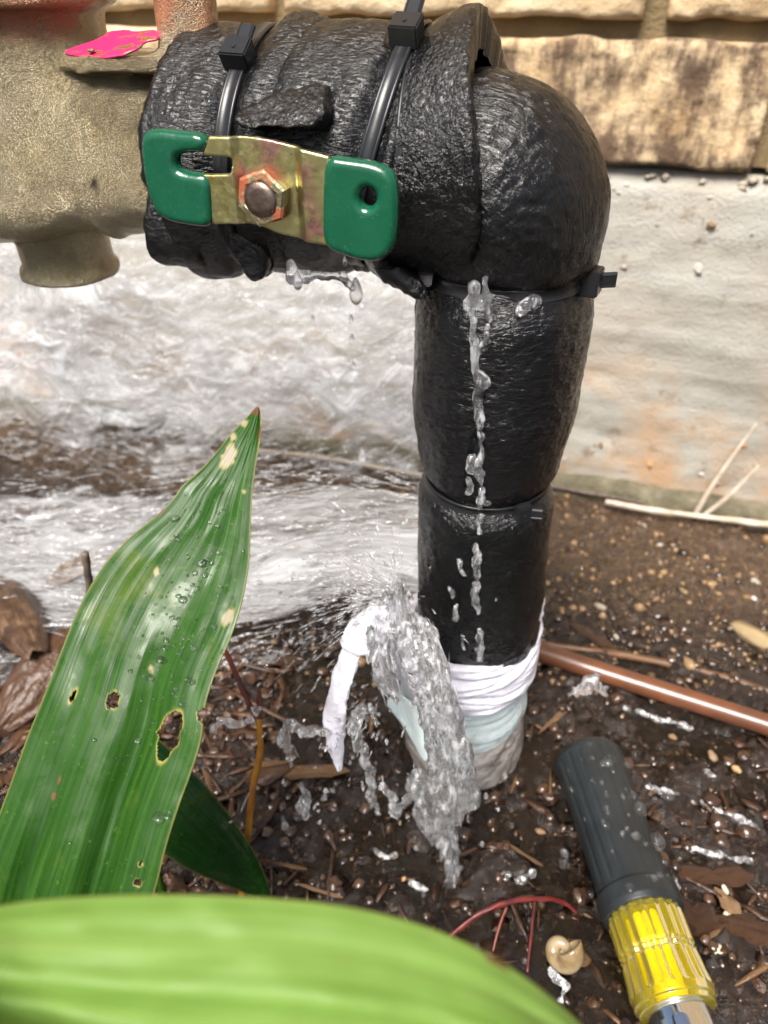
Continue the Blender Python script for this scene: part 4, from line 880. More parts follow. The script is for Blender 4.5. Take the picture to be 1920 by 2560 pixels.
# thin stream down the riser
str_ = tag(empty('water_stream'), 'thin clear stream of water running down the front of the riser from the elbow', 'water', kind='stuff')
def RZ(px, py, lift=.0028):                              # just off the front of the riser
    p = at_y(np.float64(px), np.float64(py), PIPE[1] - .0258 - lift); return p
sp_ = [(1188, 715, .0034), (1182, 760, .0036), (1180, 800, .0026), (1186, 850, .0021), (1190, 900, .0021), (1193, 950, .0026), (1196, 1000, .0023), (1197, 1050, .0026), (1200, 1090, .0021), (1202, 1140, .0026), (1200, 1180, .0024), (1198, 1215, .0010)]
st1 = chain([(RZ(x, y), r * .48) for x, y, r in sp_]) + chain([(RZ(1204, 935), .0012), (RZ(1208, 955), .0017), (RZ(1203, 980), .0012)])
V_ = water_blob('stream_thread', st1, .00042, str_, .0003, (400, 400, 120), 161, .0012)
st2 = [[(1218, 700, .0012), (1220, 740, .0015), (1219, 785, .0014), (1219, 797, .0018)], [(1213, 812, .0009), (1213, 822, .0009)], [(1214, 835, .0014), (1213, 860, .0022), (1209, 882, .0014)], [(1183, 1145, .0016), (1176, 1175, .0019), (1192, 1185, .001)], [(1172, 1205, .0017), (1168, 1230, .0018)],
       [(1204, 1225, .0019), (1196, 1255, .0016), (1196, 1270, .0014)], [(1212, 1225, .001), (1215, 1262, .0014)], [(1198, 1290, .0016), (1196, 1330, .0010)], [(1193, 1365, .0016), (1192, 1400, .0019), (1194, 1440, .0018)], [(1192, 1460, .0018), (1192, 1500, .0022), (1195, 1530, .0016)],
       [(1152, 1405, .0014), (1152, 1430, .0014)], [(1128, 1470, .0011), (1128, 1495, .0012)], [(1137, 1520, .0014), (1136, 1545, .0014)], [(1156, 1590, .0010), (1155, 1620, .0010)], [(1199, 1580, .0018), (1199, 1650, .0018)]]
drop_o = []
for i, ps in enumerate(st2): water_blob('stream_bead', chain([(RZ(x, y), r * .72) for x, y, r in ps]), .00042, str_, .0003, (400, 400, 200), 165 + i, .001)
water_blob('wet_patch', chain([(at_y(np.float64(1300), np.float64(772), .2095), .0022), (at_y(np.float64(1322), np.float64(760), .2105), .0028), (at_y(np.float64(1335), np.float64(756), .2115), .002)]), .0005, str_, .0006, (300, 300, 300), 190, .001, 'water')
# drips below the foam
dm = bpy.data.meshes.new('water_drop'); bm = bmesh.new(); bmesh.ops.create_icosphere(bm, subdivisions=3, radius=1.0)
for v_ in bm.verts: v_.co.z += .35 * max(0, v_.co.z) ** 2; v_.co.x *= 1 - .25 * max(0, v_.co.z); v_.co.y *= 1 - .25 * max(0, v_.co.z)
bm.to_mesh(dm); bm.free(); dm.polygons.foreach_set('use_smooth', np.ones(len(dm.polygons), bool)); dm.materials.append(M['water'])
for (px, py, d, r) in [(744, 705, .222, 17), (890, 733, .224, 24), (862, 655, .215, 9), (782, 800, .24, 8), (878, 800, .235, 9), (880, 850, .24, 10), (884, 915, .245, 8), (906, 1140, .262, 14), (893, 1235, .27, 6), (1455, 1420, .29, 4), (1240, 1500, .27, 4), (1262, 1940, .296, 9), (1215, 1990, .30, 9), (1205, 2110, .31, 8), (1100, 2080, .305, 6), (1040, 2120, .31, 8), (1152, 2170, .316, 7)]:
    o = put(dm, 'water_drop', D(px, py, d), (r / FPX * d * .72, r / FPX * d * .72, r / FPX * d * 1.25), None, (0, 0, random.uniform(0, 6)))
    up = py < 930
    tag(o, 'round clear water drop falling from the foam under the green handle' if up else 'small clear water drop falling beside the foot of the riser', 'water drop', 'drops under the handle' if up else 'drops near the riser foot')
water_blob_o = tag(water_blob('water_film', chain([(D(725, 660, .222), .0016), (D(735, 690, .222), .0022), (D(800, 690, .224), .0012), (D(860, 690, .224), .0014), (D(880, 715, .224), .0014)]), .0005, None, .0005, (400, 400, 300), 195, .001), 'clear film of water linking the drops under the foam', 'water', kind='stuff')
def gpt_(n_, x0, x1, y0, y1):
    x, y = rng.uniform(x0, x1, n_), rng.uniform(y0, y1, n_); return np.stack([x, y, gbase(x, y) + .0018], -1)
# standing water over the soil
px_, py_ = np.meshgrid(np.linspace(-.16, .36, 150), np.linspace(.03, .36, 110), indexing='xy'); wl = gbase(px_, py_) + .0003 + .0005 * fbm(V3(px_ * 30, py_ * 30, 1), 2, 201)
wl = wl - .004 * sstep((py_ + .30 * px_ - .32) / .06)
pud = mesh('puddle', np.stack([px_, py_, wl], -1), grid_faces(110, 150), M['puddle']); tag(pud, kind='structure')
bc = [G(x, y) for x, y in [(1640, 2010), (1655, 1985), (1670, 1990), (1660, 2040), (1680, 2050), (1750, 1935), (1768, 1940), (1780, 1950), (1785, 2025), (1800, 2050), (1830, 2070), (1850, 2080), (1880, 2070), (1895, 2060), (1900, 2085), (1525, 1905), (1540, 1900), (1500, 1760), (1585, 1955), (1590, 1960), (1730, 2000), (1700, 2140), (1630, 1780), (1815, 1835), (1790, 1830), (1840, 1960), (1650, 1870), (1590, 1885), (1850, 1765)]]
tag(blob_stuff('bubbles', [b_ + EZ * .0008 for b_ in bc], rng.uniform(.0012, .0032, len(bc)), M['bead'], pud, 3, .03, .6), kind='stuff')
c = np.concatenate([gpt_(260, -.06, .30, .06, .26), gpt_(60, .02, .12, .17, .25)]); tag(blob_stuff('froth_beads', c, rng.gamma(1.6, .00035, len(c)) + .0003, M['bead'], pud, 2, .05, .7), kind='stuff')
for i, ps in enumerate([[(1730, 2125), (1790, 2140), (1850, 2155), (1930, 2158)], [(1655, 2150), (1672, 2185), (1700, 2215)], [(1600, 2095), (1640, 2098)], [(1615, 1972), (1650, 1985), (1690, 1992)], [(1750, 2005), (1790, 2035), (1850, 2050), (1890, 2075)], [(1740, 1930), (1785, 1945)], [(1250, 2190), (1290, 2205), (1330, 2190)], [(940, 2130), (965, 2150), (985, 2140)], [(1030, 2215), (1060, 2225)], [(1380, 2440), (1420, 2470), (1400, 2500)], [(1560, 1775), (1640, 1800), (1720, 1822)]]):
    tag(water_blob('painted_glint', chain([(G(x, y, .0016), .0012) for x, y in ps]), .0006, pud, .0010, (260, 260, 260), 220 + i, .001, 'strand'), kind='stuff')  # half-white water mounds; their pale colour stands in for sky glints on the puddle
# splash where a drop hits the brown tube
tag(water_blob('water_splash', chain([(D(1420, 1745, .335), .0008), (D(1445, 1728, .335), .0016), (D(1475, 1708, .335), .0024), (D(1490, 1695, .334), .0014)]) + chain([(D(1500, 1715, .336), .0014), (D(1520, 1735, .337), .0008)]), .0005, None, .0018, (300, 300, 300), 210, .0015, 'water'), 'little splash of water hitting the brown tube', 'water', kind='stuff')

# ================================================================== PLANTS
def leaf(name, Lp, Rp, depth, mat, nv=420, nu=140, pleat=.00003, npl=11, holes=(), scars=(), browns=(), parent=None, thick=.00035, curl=0., seed=0, tipbrown=0.):
    Lq, Rq = resample(np.array(Lp, float), nv), resample(np.array(Rp, float), nv)
    v = np.linspace(0, 1, nv)[:, None]; u = np.linspace(0, 1, nu)[None]
    X = Lq[:, :1] * (1 - u) + Rq[:, :1] * u; Y = Lq[:, 1:] * (1 - u) + Rq[:, 1:] * u
    dp = depth(u, v) + pleat * np.sin(u * np.pi * 2 * npl + 1.2 * np.sin(v * 3)) + pleat * 1.0 * np.sin(u * np.pi * 6 + v * 2 + seed) + curl * (2 * u - 1) ** 2 + .0006 * fbm(V3(u * 3 * np.ones_like(v), v * 7 * np.ones_like(u), seed), 3, seed)
    P = at_depth(X, Y, dp)
    ones = np.ones_like(X); rim = np.zeros_like(X); scar = np.zeros_like(X); brown = np.zeros_like(X); kill = np.zeros_like(X, bool)
    def ell(e):
        cx_, cy_, rx, ry, a = e; dx, dy = X - cx_, Y - cy_; ca, sa = math.cos(a), math.sin(a)
        w = 1 + .22 * vn(V3(np.arctan2(dy, dx) * 2.2, cx_, 0.)); return np.hypot((dx * ca + dy * sa) / (rx * w), (-dx * sa + dy * ca) / (ry * w)), min(rx, ry)
    for e in holes:
        q, mr = ell(e); kill |= q < 1; rim = np.maximum(rim, 1 - sstep((q - 1) * mr / 6.))
    for e in scars: q, mr = ell(e); scar = np.maximum(scar, 1 - sstep((q - .8) / .3)); rim = np.maximum(rim, .7 * (1 - sstep((q - 1) * mr / 5.)))
    for e in browns: q, mr = ell(e); brown = np.maximum(brown, 1 - sstep((q - .6) / .5))
    e_ = np.minimum(u, 1 - u) * np.linalg.norm(Lq - Rq, axis=1)[:, None]; rim = np.maximum(rim, .55 * (1 - sstep(e_ / 5.)))
    F = grid_faces(nv, nu); kf = kill.ravel(); F = F[~(kf[F].any(1))]
    w = np.linalg.norm(P[:, -1] - P[:, 0], axis=1).max(); l = np.r_[0, np.cumsum(np.linalg.norm(np.diff(P[:, nu // 2], axis=0), axis=1))]
    uv = np.stack(np.broadcast_arrays(u * w, l[:, None]), -1)
    o = mesh(name, P, F, mat, parent, uv=uv.reshape(-1, 2), attrs={'rim': rim, 'scar': scar, 'brown': brown})
    sm = o.modifiers.new('thickness', 'SOLIDIFY'); sm.thickness = thick; sm.offset = 0
    return o, P, X, Y
K_ = 1920 / 1659.
k = lambda L: [(x * K_, y * K_) for x, y in L]
Lp = k([(556, 879), (540, 893), (500, 935), (470, 975), (432, 1018), (392, 1050), (380, 1072), (345, 1110), (295, 1148), (255, 1185), (215, 1232), (176, 1300), (146, 1370), (120, 1440), (92, 1512), (58, 1595), (28, 1680), (0, 1755), (-40, 1860), (-70, 1990), (-60, 2150), (20, 2330)])
Rp = k([(559, 882), (563, 898), (565, 935), (556, 985), (546, 1050), (541, 1130), (540, 1210), (525, 1300), (497, 1385), (470, 1440), (446, 1510), (440, 1545), (436, 1600), (415, 1665), (385, 1745), (358, 1830), (335, 1930), (290, 2060), (200, 2200), (60, 2330)])
plant = tag(empty('broadleaf_plant'), 'tall upright glossy green leaf with insect holes and brown tip in front of the spray', 'leaf')
lf, LP_, LX, LY = leaf('leaf_blade', Lp, Rp, lambda u, v: .223 - .030 * np.sin(np.pi * .5 * np.minimum(v * 1.3, 1)) + .030 * np.maximum(0, v - .65) ** 1.2 + .0045 * np.exp(-((u - .60 - .1 * v) / .10) ** 2) * sstep((v - .25) / .3) + .0030 * np.exp(-((u - .27) / .08) ** 2) * sstep((v - .45) / .3) + .010 * (.5 - u) * sstep(v * 3), M['leaf'],
          holes=[(283, 1752, 13, 19, .3), (424, 1832, 24, 62, .35), (345, 2206, 7, 7, 0), (352, 2160, 3, 3, 0), (508, 1790, 12, 16, 0), (183, 1740, 4, 12, .5)],
          scars=[(573, 1140, 15, 27, .5), (583, 1092, 6, 8, 0), (610, 1058, 7, 8, 0), (391, 1430, 6, 8, 0), (378, 1673, 5, 7, 0), (570, 1545, 10, 24, .5), (610, 1230, 3, 3, 0)],
          browns=[(640, 1022, 16, 18, 0), (400, 1280, 16, 9, -.7), (135, 1990, 6, 12, .3), (150, 1950, 4, 12, .3), (650, 1080, 5, 22, .2)], parent=plant, seed=3)
# beads of water on the blade
def on_leaf(px, py):
    i = np.argmin((LX - px) ** 2 + (LY - py) ** 2); return LP_.reshape(-1, 3)[i]
lc, lr = [], []
for (px, py, r) in [(505, 1405, 16), (520, 1400, 8), (488, 1430, 9), (495, 1470, 8), (455, 1500, 13), (445, 1490, 9), (430, 1545, 8), (415, 1600, 10), (400, 1645, 13), (412, 1650, 9), (375, 1695, 13), (370, 1680, 7), (412, 1620, 9), (380, 1625, 6), (325, 1678, 7), (470, 1700, 9), (475, 1695, 7), (398, 2045, 20), (420, 2040, 10), (425, 2030, 7), (235, 1850, 6), (175, 2105, 5), (560, 1200, 5), (556, 1230, 5), (540, 1250, 4), (525, 1180, 4), (545, 1280, 6), (290, 1895, 5)]:
    lc.append(on_leaf(px, py)); lr.append(r)
for _ in range(230):
    t_ = rng.random(); cx_ = 420 + 90 * t_ + rng.normal(0, 55); cy_ = 1780 - 560 * t_ + rng.normal(0, 60); lc.append(on_leaf(cx_, cy_)); lr.append(rng.gamma(2, 1.3) + .8)
lc = np.array(lc); lc = lc + (CAM - lc) * .0018; lrm = np.array(lr) / FPX * .20
tag(blob_stuff('water_beads', lc, lrm * .9, M['bead'], plant, 2, .08, .55, rng.uniform(.8, 1.5, len(lr))), kind='stuff')
tube('petiole', [LP_[-1].mean(0), LP_[-1].mean(0) + np.array([.004, .004, -.02]), np.array([-.070, .115, .026])], [.0022, .0024, .003], M['leaf_low'], plant, 20, 12)
# pale leaf close to the lens
np_ = tag(empty('broadleaf_plant'), 'broad pale green leaf arching close in front, its veins running lengthwise', 'leaf')
Tp = [(-420, 2420), (-250, 2330), (0, 2262), (180, 2243), (380, 2236), (600, 2240), (820, 2258), (980, 2290), (1120, 2335), (1250, 2402), (1350, 2472), (1440, 2550), (1520, 2640), (1600, 2760)]
Bp = [(-420, 2440), (-250, 2700), (0, 2880), (180, 2960), (380, 3000), (600, 3010), (820, 3000), (980, 2980), (1120, 2950), (1250, 2915), (1350, 2880), (1440, 2850), (1520, 2810), (1600, 2775)]
_, NP_, _, _ = leaf('leaf_blade', Tp, Bp, lambda u, v: .094 - .024 * u + .012 * (v - .5) ** 2 + .004 * np.exp(-((u - .45) / .1) ** 2), M['leaf_front'], 160, 90, .0001, 8, parent=np_, seed=9,
     scars=(), browns=[(900, 2258, 300, 7, .1), (1240, 2410, 40, 8, .6)])
tube('petiole', [NP_[0].mean(0), NP_[0].mean(0) + np.array([-.02, .0, -.03]), np.array([-.135, .06, .028])], [.002, .0022, .003], M['leaf_front'], np_, 24, 12)
# dark low leaf
lo_ = tag(empty('broadleaf_plant'), 'small dark green leaf drooping to the soil behind the tall holed leaf', 'leaf')
Up = [(330, 1790), (400, 1850), (470, 1915), (535, 1985), (595, 2065), (640, 2135), (668, 2200), (680, 2255)]
Dn = [(310, 1960), (340, 2060), (395, 2125), (470, 2175), (545, 2205), (605, 2228), (650, 2250), (678, 2262)]
_, QP, _, _ = leaf('leaf_blade', Up, Dn, lambda u, v: .262 + .035 * v + .012 * (u - .4) ** 2 - .004 * np.sin(v * 3), M['leaf_low'], 120, 60, .00012, 6, parent=lo_, seed=13, browns=[(490, 1930, 12, 10, 0)])
tube('petiole', [QP[0].mean(0), QP[0].mean(0) + np.array([-.01, .01, -.03]), np.array([-.085, .150, .028])], [.0016, .0016, .002], M['leaf_low'], lo_, 18, 10)
# forked twig
tw = tag(empty('twig'), 'upright forked twig, amber below and red above, standing beside the tall leaf', 'twig')
tube('stem', [D(603, 2240, .300), D(612, 2150, .297), D(624, 2050, .292), D(632, 1960, .287), D(648, 1900, .284), D(652, 1840, .281), D(644, 1795, .279)], [.0013, .00135, .0013, .0013, .0012, .0012, .0012], M['twig_y'], tw, 60, 10, wob=.18, seed=2)
tube('branch', [D(645, 1800, .279), D(620, 1755, .278), D(597, 1705, .277), D(580, 1660, .276), D(562, 1625, .275), D(540, 1588, .274)], [.0011, .0010, .0010, .0010, .0009, .0003], M['twig_r'], tw, 40, 10, wob=.2, seed=3)
tube('bud', [D(645, 1795, .279), D(650, 1755, .278), D(648, 1718, .277)], [.0011, .0012, .0004], M['twig_r'], tw, 20, 10, wob=.2, seed=4)

# ================================================================== THINGS ON THE SOIL
# nut driver
sdv = tag(empty('screwdriver'), 'screwdriver lying on the wet soil with ribbed black rubber grip and yellow clear collar', 'screwdriver')
A0, B0 = G(1428, 1872, .017), G(1660, 2560, .0175); ax = unit(B0 - A0); sx_ = unit(np.cross(ax, EZ)); sz_ = np.cross(sx_, ax)
A0 = A0 + ax * .015
def lathe_ax(name, prof, mat, parent, nc=120, mod=None):
    a = np.linspace(0, 2 * np.pi, nc, endpoint=False); prof = np.array(prof); t = np.linspace(0, 1, len(prof)); tt = np.linspace(0, 1, max(len(prof), 90)); pr = np.stack([np.interp(tt, t, prof[:, 0]), np.interp(tt, t, prof[:, 1])], -1)
    r = pr[:, 1:2] * np.ones(nc)
    if mod is not None: r = r + mod(pr[:, :1], a[None])
    P = A0 + pr[:, 0][:, None, None] * ax + r[..., None] * (np.cos(a)[None, :, None] * sx_ + np.sin(a)[None, :, None] * sz_); return ringmesh(name, P, mat, parent)
tot = np.linalg.norm(B0 - A0)
def tpos(px, py):
    p = at_plane(np.float64(px), np.float64(py), A0, unit(np.cross(sx_, ax))); return float((p - A0) @ ax)
g1 = tpos(1596, 2292); y1 = tpos(1700, 2530); RG = .0150
grp = lathe_ax('rubber_grip', [(0, .006), (.0004, .011), (.0018, .0140), (.0045, .0154), (.010, RG), (g1 * .55, RG - .0006), (g1 * .88, RG - .0004), (g1 * .89, RG + .0008), (g1 * .97, RG + .0009), (g1, RG + .0003), (g1, .010)], M['rubber'], sdv,
     mod=lambda t, a: np.where((t > .006) & (t < g1 * .86), -.00045 * (np.cos(a * 9) > .90) - .00045 * (np.cos(a * 9 + np.pi) > .93), 0))
lathe_ax('yellow_collar', [(g1 - .004, .0130), (g1 + .001, .0134), (g1 + .002, .0138), (g1 + (y1 - g1) * .40, .0136), (g1 + (y1 - g1) * .42, .0129), (g1 + (y1 - g1) * .44, .0136), (g1 + (y1 - g1) * .48, .0129), (g1 + (y1 - g1) * .50, .0136), (g1 + (y1 - g1) * .7, .0140), (g1 + (y1 - g1) * .85, .0146), (g1 + (y1 - g1) * .93, .0144), (g1 + (y1 - g1) * .95, .0136), (y1, .0134), (y1 + .0005, .008)], M['yellow'], sdv, 160,
     mod=lambda t, a: .00045 * np.cos(a * 20) * (t < g1 + (y1 - g1) * .84))
lathe_ax('collar_core', [(g1 - .002, .003), (g1 - .002, .0085), (y1 - .001, .0085), (y1 - .001, .003)], m_simple('core', (.75, .60, .02), .25, bump=.6, bscale=250), sdv, 40)
lathe_ax('chrome_shaft', [(y1 - .003, .0080), (y1 + .0004, .0110), (y1 + .004, .0112), (y1 + .02, .0112), (y1 + .021, .0060), (y1 + .075, .0055), (y1 + .076, .003)], M['chrome'], sdv, 60)
dc, dr_ = [], []
for _ in range(46):
    t_ = rng.uniform(.012, g1 * .98); a_ = rng.normal(1.75, .55); dc.append(A0 + ax * t_ + (RG + .0001) * (math.cos(a_) * sx_ + math.sin(a_) * sz_)); dr_.append(rng.gamma(2.2, .00042) + .0003)
tag(blob_stuff('water_beads', dc, dr_, M['bead'], sdv, 3, .04, .75), kind='stuff')
# brown drip tube and root
tag(tube('drip_tube', [G(1180, 1600, .006), G(1345, 1648, .0062), G(1480, 1695, .0063), G(1700, 1765, .0062), G(1930, 1838, .006), G(2200, 1930, .006), G(2700, 2090, .006)], .0054, M['tube'], n=80, nc=28), 'smooth brown plastic drip tube running past the foot of the riser', 'tube')
tag(tube('root', [G(1330, 1612, .001), G(1480, 1632, .0015), G(1640, 1655, .001), G(1780, 1690, .0015), G(1930, 1735, .001)], [.0018, .0024, .002, .0024, .002], M['root_b'], n=60, nc=12, wob=.25, seed=6), 'thin half buried brown root behind the drip tube', 'root')
# red root
rt_ = tag(empty('red_root'), 'branched dark red root arching over the wet soil near the pale near leaf', 'root')
tube('main_root', [G(1110, 2360, .002), G(1180, 2310, .006), G(1250, 2285, .009), G(1330, 2270, .008), G(1400, 2262, .004), G(1440, 2280, .0)], [.0009, .0011, .0012, .0012, .0010, .0007], M['root_r'], rt_, 60, 12, wob=.3, seed=12)
tube('side_root', [G(1262, 2290, .007), G(1245, 2330, .004), G(1232, 2380, .0)], [.0006, .0006, .0005], M['twig_r'], rt_, 24, 8, wob=.2, seed=13)
tube('side_root', [G(1332, 2275, .007), G(1326, 2340, .004), G(1318, 2430, .0)], [.0006, .0006, .0005], M['root_r'], rt_, 24, 8, wob=.2, seed=14)
# snail shells
def snail(px, py, size, mat, label, rot=(0, 0, 0), group=None, lift=.6):
    n = 120; a = np.linspace(0, 2 * np.pi * 2.6, n); g = np.exp(.155 * (a - a[-1])); c = np.stack([np.cos(a) * g * .52, np.sin(a) * g * .52, -.55 * (1 - g)], -1) * size
    T = np.gradient(c, axis=0); T /= np.linalg.norm(T, axis=1)[:, None]; A = np.stack([np.cos(a), np.sin(a), 0 * a], -1); B = np.cross(T, A)
    th = np.linspace(0, 2 * np.pi, 22, endpoint=False); r = (.50 * g * size)[:, None, None]
    P = c[:, None] + r * (np.cos(th)[None, :, None] * A[:, None] + np.sin(th)[None, :, None] * B[:, None])
    P = np.concatenate([P, (c[-1] + (P[-1] - c[-1]) * .82)[None], (c[-1] + (P[-1] - c[-1]) * .8 - T[-1] * size * .3)[None]])
    o = ringmesh('snail_shell', P, mat); o.location = Vector(G(px, py, size * lift)); o.rotation_euler = rot; return tag(o, label, 'snail shell', group)
snail(1390, 2400, .0104, M['shell'], 'large tan coiled snail shell lying beside the red root', (R(-55), R(20), R(150)))
snail(1820, 2295, .0030, M['shell_w'], 'tiny white snail shell right of the yellow collar by an orange chip', (R(30), 0, R(40)))
snail(1798, 2380, .0030, M['shell_w'], 'tiny white ring shaped shell below the thin straw', (R(10), R(10), 0))
snail(1810, 2225, .0026, M['shell_w'], 'tiny cream shell above the orange chip beside the screwdriver', (R(70), R(10), R(80)))
snail(118, 1630, .0075, M['shell_w'], 'white and orange shell tucked against the curled dead leaf', (R(-60), R(10), R(60)), lift=.9)
# chips of wood and stone that stand out
def chip_mesh(seed, name='wood_chip', mat=None):
    t = np.linspace(-.5, .5, 9); V = []
    for i_, x in enumerate(t):
        w = (1 - abs(2 * x) ** 2.4) ** .5 * .42 + .05 + .16 * float(vn(np.array([x * 5 + seed * 3.1, seed, 0.]))); cy = .16 * float(vn(np.array([x * 3, seed * 2.2, 4.]))); cz = .22 * float(vn(np.array([x * 2.2, seed * 1.7, 9.])))
        for sy, sz in ((-1, -.2), (-.6, .35), (.1, .5), (.7, .3), (1, -.2), (0, -.5)): V.append([x + .06 * float(vn(np.array([sy * 3., seed, i_ * 1.3]))), cy + w * sy, cz + sz * (.6 + .5 * w) + .12 * float(vn(np.array([x * 9, sy * 4, seed])))])
    F = [tuple(q) for q in grid_faces(9, 6, True)] + [tuple(range(6))[::-1], tuple(range(48, 54))]
    me = bpy.data.meshes.new(name); me.from_pydata(V, [], F); me.update(); me.materials.append(mat); return me
CH = [chip_mesh(k_, mat=M['chip']) for k_ in range(4)]; CHP = [chip_mesh(k_ + 7, mat=M['chip_pale']) for k_ in range(3)]
def gdir(px, py, a, ln):                                 # picture angle -> heading on the ground
    p, q = G(px, py), G(px + 30 * math.cos(a), py + 30 * math.sin(a)); return math.atan2(q[1] - p[1], q[0] - p[0])
singles = [(735, 1935, 250, 52, .05, 1, 'long flat tan wood chip lying behind the twig'), (690, 2165, 150, 13, .25, 1, 'slender tan splinter near the drooping dark leaf'), (800, 2235, 110, 11, .3, 1, 'slender tan splinter on soil above the pale near leaf'),
           (1310, 2145, 90, 10, .6, 1, 'curved tan splinter left of the black rubber grip'), (1815, 2260, 60, 40, .7, 1, 'orange wood chip beside the tiny white shells'), (1795, 2335, 90, 13, -.55, 1, 'thin orange straw pointing at the yellow collar'),
           (1720, 2300, 110, 70, .4, 0, 'dark purple brown mulch chip touching the yellow collar'), (1870, 2330, 60, 200, 1.45, 0, 'long dark bark strip at right of the screwdriver'), (1780, 2200, 160, 45, .1, 0, 'brown bark chip right of the black grip end'), (1440, 2390, 60, 40, 1.0, 1, 'pale orange chip beside the large snail shell'),
           (1535, 1690, 10, 10, 0, 1, None), (1390, 1800, 140, 14, -.8, 1, 'pale broken straw between the mint wrap and screwdriver'), (1480, 1600, 120, 30, .5, 0, 'reddish bark sliver on the dry soil behind the drip tube'), (1840, 1570, 90, 40, .7, 0, 'dark red bark flake behind the pale stone flake'),
           (700, 1660, 120, 50, .1, 0, 'brown bark chip under the edge of the spray'), (640, 1640, 90, 60, -.6, 0, 'rusty brown bark piece beside the twig bud'), (60, 1275, 210, 75, .15, 0, 'wet red brown bark slab washed by the spray at left'), (640, 1190, 160, 70, .2, 0, 'dark bark chunk at the foot of the foundation'),
           (520, 1960, 200, 16, 1.35, 1, 'pale upright stalk fragment right of the leaf hole'), (60, 1780, 170, 40, -.4, 1, 'pale woody mulch piece left of the tall leaf'), (40, 1850, 150, 36, .5, 0, 'dark woody mulch piece left of the tall leaf'), (110, 1700, 150, 30, .3, 0, 'dark bark bit under the curled dead leaf')]
for (px, py, ln, wd, a, pale, lab) in singles:
    if not lab: continue
    p = G(px, py, .0025); d = np.linalg.norm(p - CAM); s_l, s_w = ln / FPX * d, wd / FPX * d
    o = put((CHP if pale else CH)[(px + py) % (3 if pale else 4)], 'wood_chip', p, (s_l, max(s_w, .0014), max(.0012, min(.004, s_w * .4))), None, (random.uniform(-.25, .25), random.uniform(-.12, .12), gdir(px, py, a, ln)))
    tag(o, lab, 'wood chip')
flat_ = stone_mesh(31, 1, .30, 'stone_flake', M['flake'], .3)
tag(put(flat_, 'stone_flake', G(1885, 1600, .003), (.017, .008, .012), None, (.3, .15, -.75)), 'pale angular stone flake on the dry soil behind the drip tube', 'stone')
for (px, py, r, w) in [(1500, 1520, 30, 1), (1650, 1365, 16, 1), (1540, 1595, 16, 1), (1690, 1590, 18, 0), (1390, 1425, 16, 1), (1480, 1450, 18, 2), (1890, 1460, 26, 1), (1885, 1500, 18, 1), (1640, 1500, 16, 0), (1780, 1470, 16, 2), (1755, 1460, 12, 1), (1430, 1480, 16, 0), (1430, 1290, 14, 1), (1610, 1320, 16, 1), (1860, 1310, 22, 1), (1900, 1320, 16, 0), (1760, 1625, 16, 0), (1650, 1410, 12, 0), (1560, 1530, 14, 0),
                      (1780, 1895, 26, 0), (1840, 1925, 22, 2), (1775, 1980, 18, 0), (1680, 1845, 18, 0), (1350, 2080, 24, 0), (1000, 2060, 10, 0), (1010, 2200, 12, 2), (880, 2150, 10, 0), (1240, 2010, 9, 0), (700, 2210, 10, 0), (740, 1380, 12, 0)]:
    p = G(px, py, .001); rr = r * .42 / FPX * np.linalg.norm(p - CAM)
    o = put((ST, STW, STO)[w][(px + py) % (4, 3, 2)[w]], 'pebble', p, (rr * 1.25, rr, rr))
    hue = ('tan', 'pale cream', 'orange brown')[w]; sz = 'chunky' if r >= 22 else ('small' if r >= 15 else 'tiny')
    if py < 1700: tag(o, f'{sz} {hue} pebble on the drier soil between the foundation and the drip tube', 'pebble', f'{sz} {hue} pebbles behind the drip tube')
    else: tag(o, f'{sz} {hue} pebble half sunk in the wet soil in front of the drip tube', 'pebble', f'{sz} {hue} pebbles in the wet soil')
# stalks along the footing
tag(tube('dry_stalk', [G(1510, 1280, .010), G(1600, 1298, .010), G(1720, 1318, .011), G(1830, 1334, .012), G(1960, 1350, .012), G(2150, 1380, .010)], [.0018, .0022, .002, .0026, .003, .002], M['stalk'], n=60, nc=10, wob=.25, seed=21), 'pale dry stalk lying along the footing right of the riser', 'stalk')
tag(tube('dry_stalk', [G(1370, 1240, .010), G(1470, 1258, .010), G(1600, 1280, .009)], [.0016, .0018, .001], M['twig_d'], n=40, nc=10, wob=.2, seed=22), 'thin grey stalk against the ledge behind the riser', 'stalk')
tag(tube('dry_stalk', [G(1730, 1310, .008), at_plane(np.float64(1785), np.float64(1205), wall_pt(0, 0, .02), WN), at_plane(np.float64(1890), np.float64(1060), wall_pt(0, 0, .01), WN)], [.0022, .0018, .0006], M['stalk'], n=40, nc=10, seed=23), 'straight dry grass stem leaning on the foundation', 'stalk')
tag(tube('dry_stalk', [G(1740, 1318, .008), at_plane(np.float64(1820), np.float64(1245), wall_pt(0, 0, .025), WN), at_plane(np.float64(1895), np.float64(1165), wall_pt(0, 0, .02), WN)], [.0012, .0022, .0007], M['stalk'], n=40, nc=10, seed=24), 'bent tan grass stem beside the leaning one on the foundation', 'stalk')
tag(tube('dry_stalk', [G(640, 1150, .010), G(800, 1166, .010), G(1000, 1204, .010), G(1060, 1216, .010)], [.0015, .0018, .002, .002], M['stalk'], n=50, nc=10, wob=.2, seed=25), 'tan stalk lying along the ledge left of the riser', 'stalk')
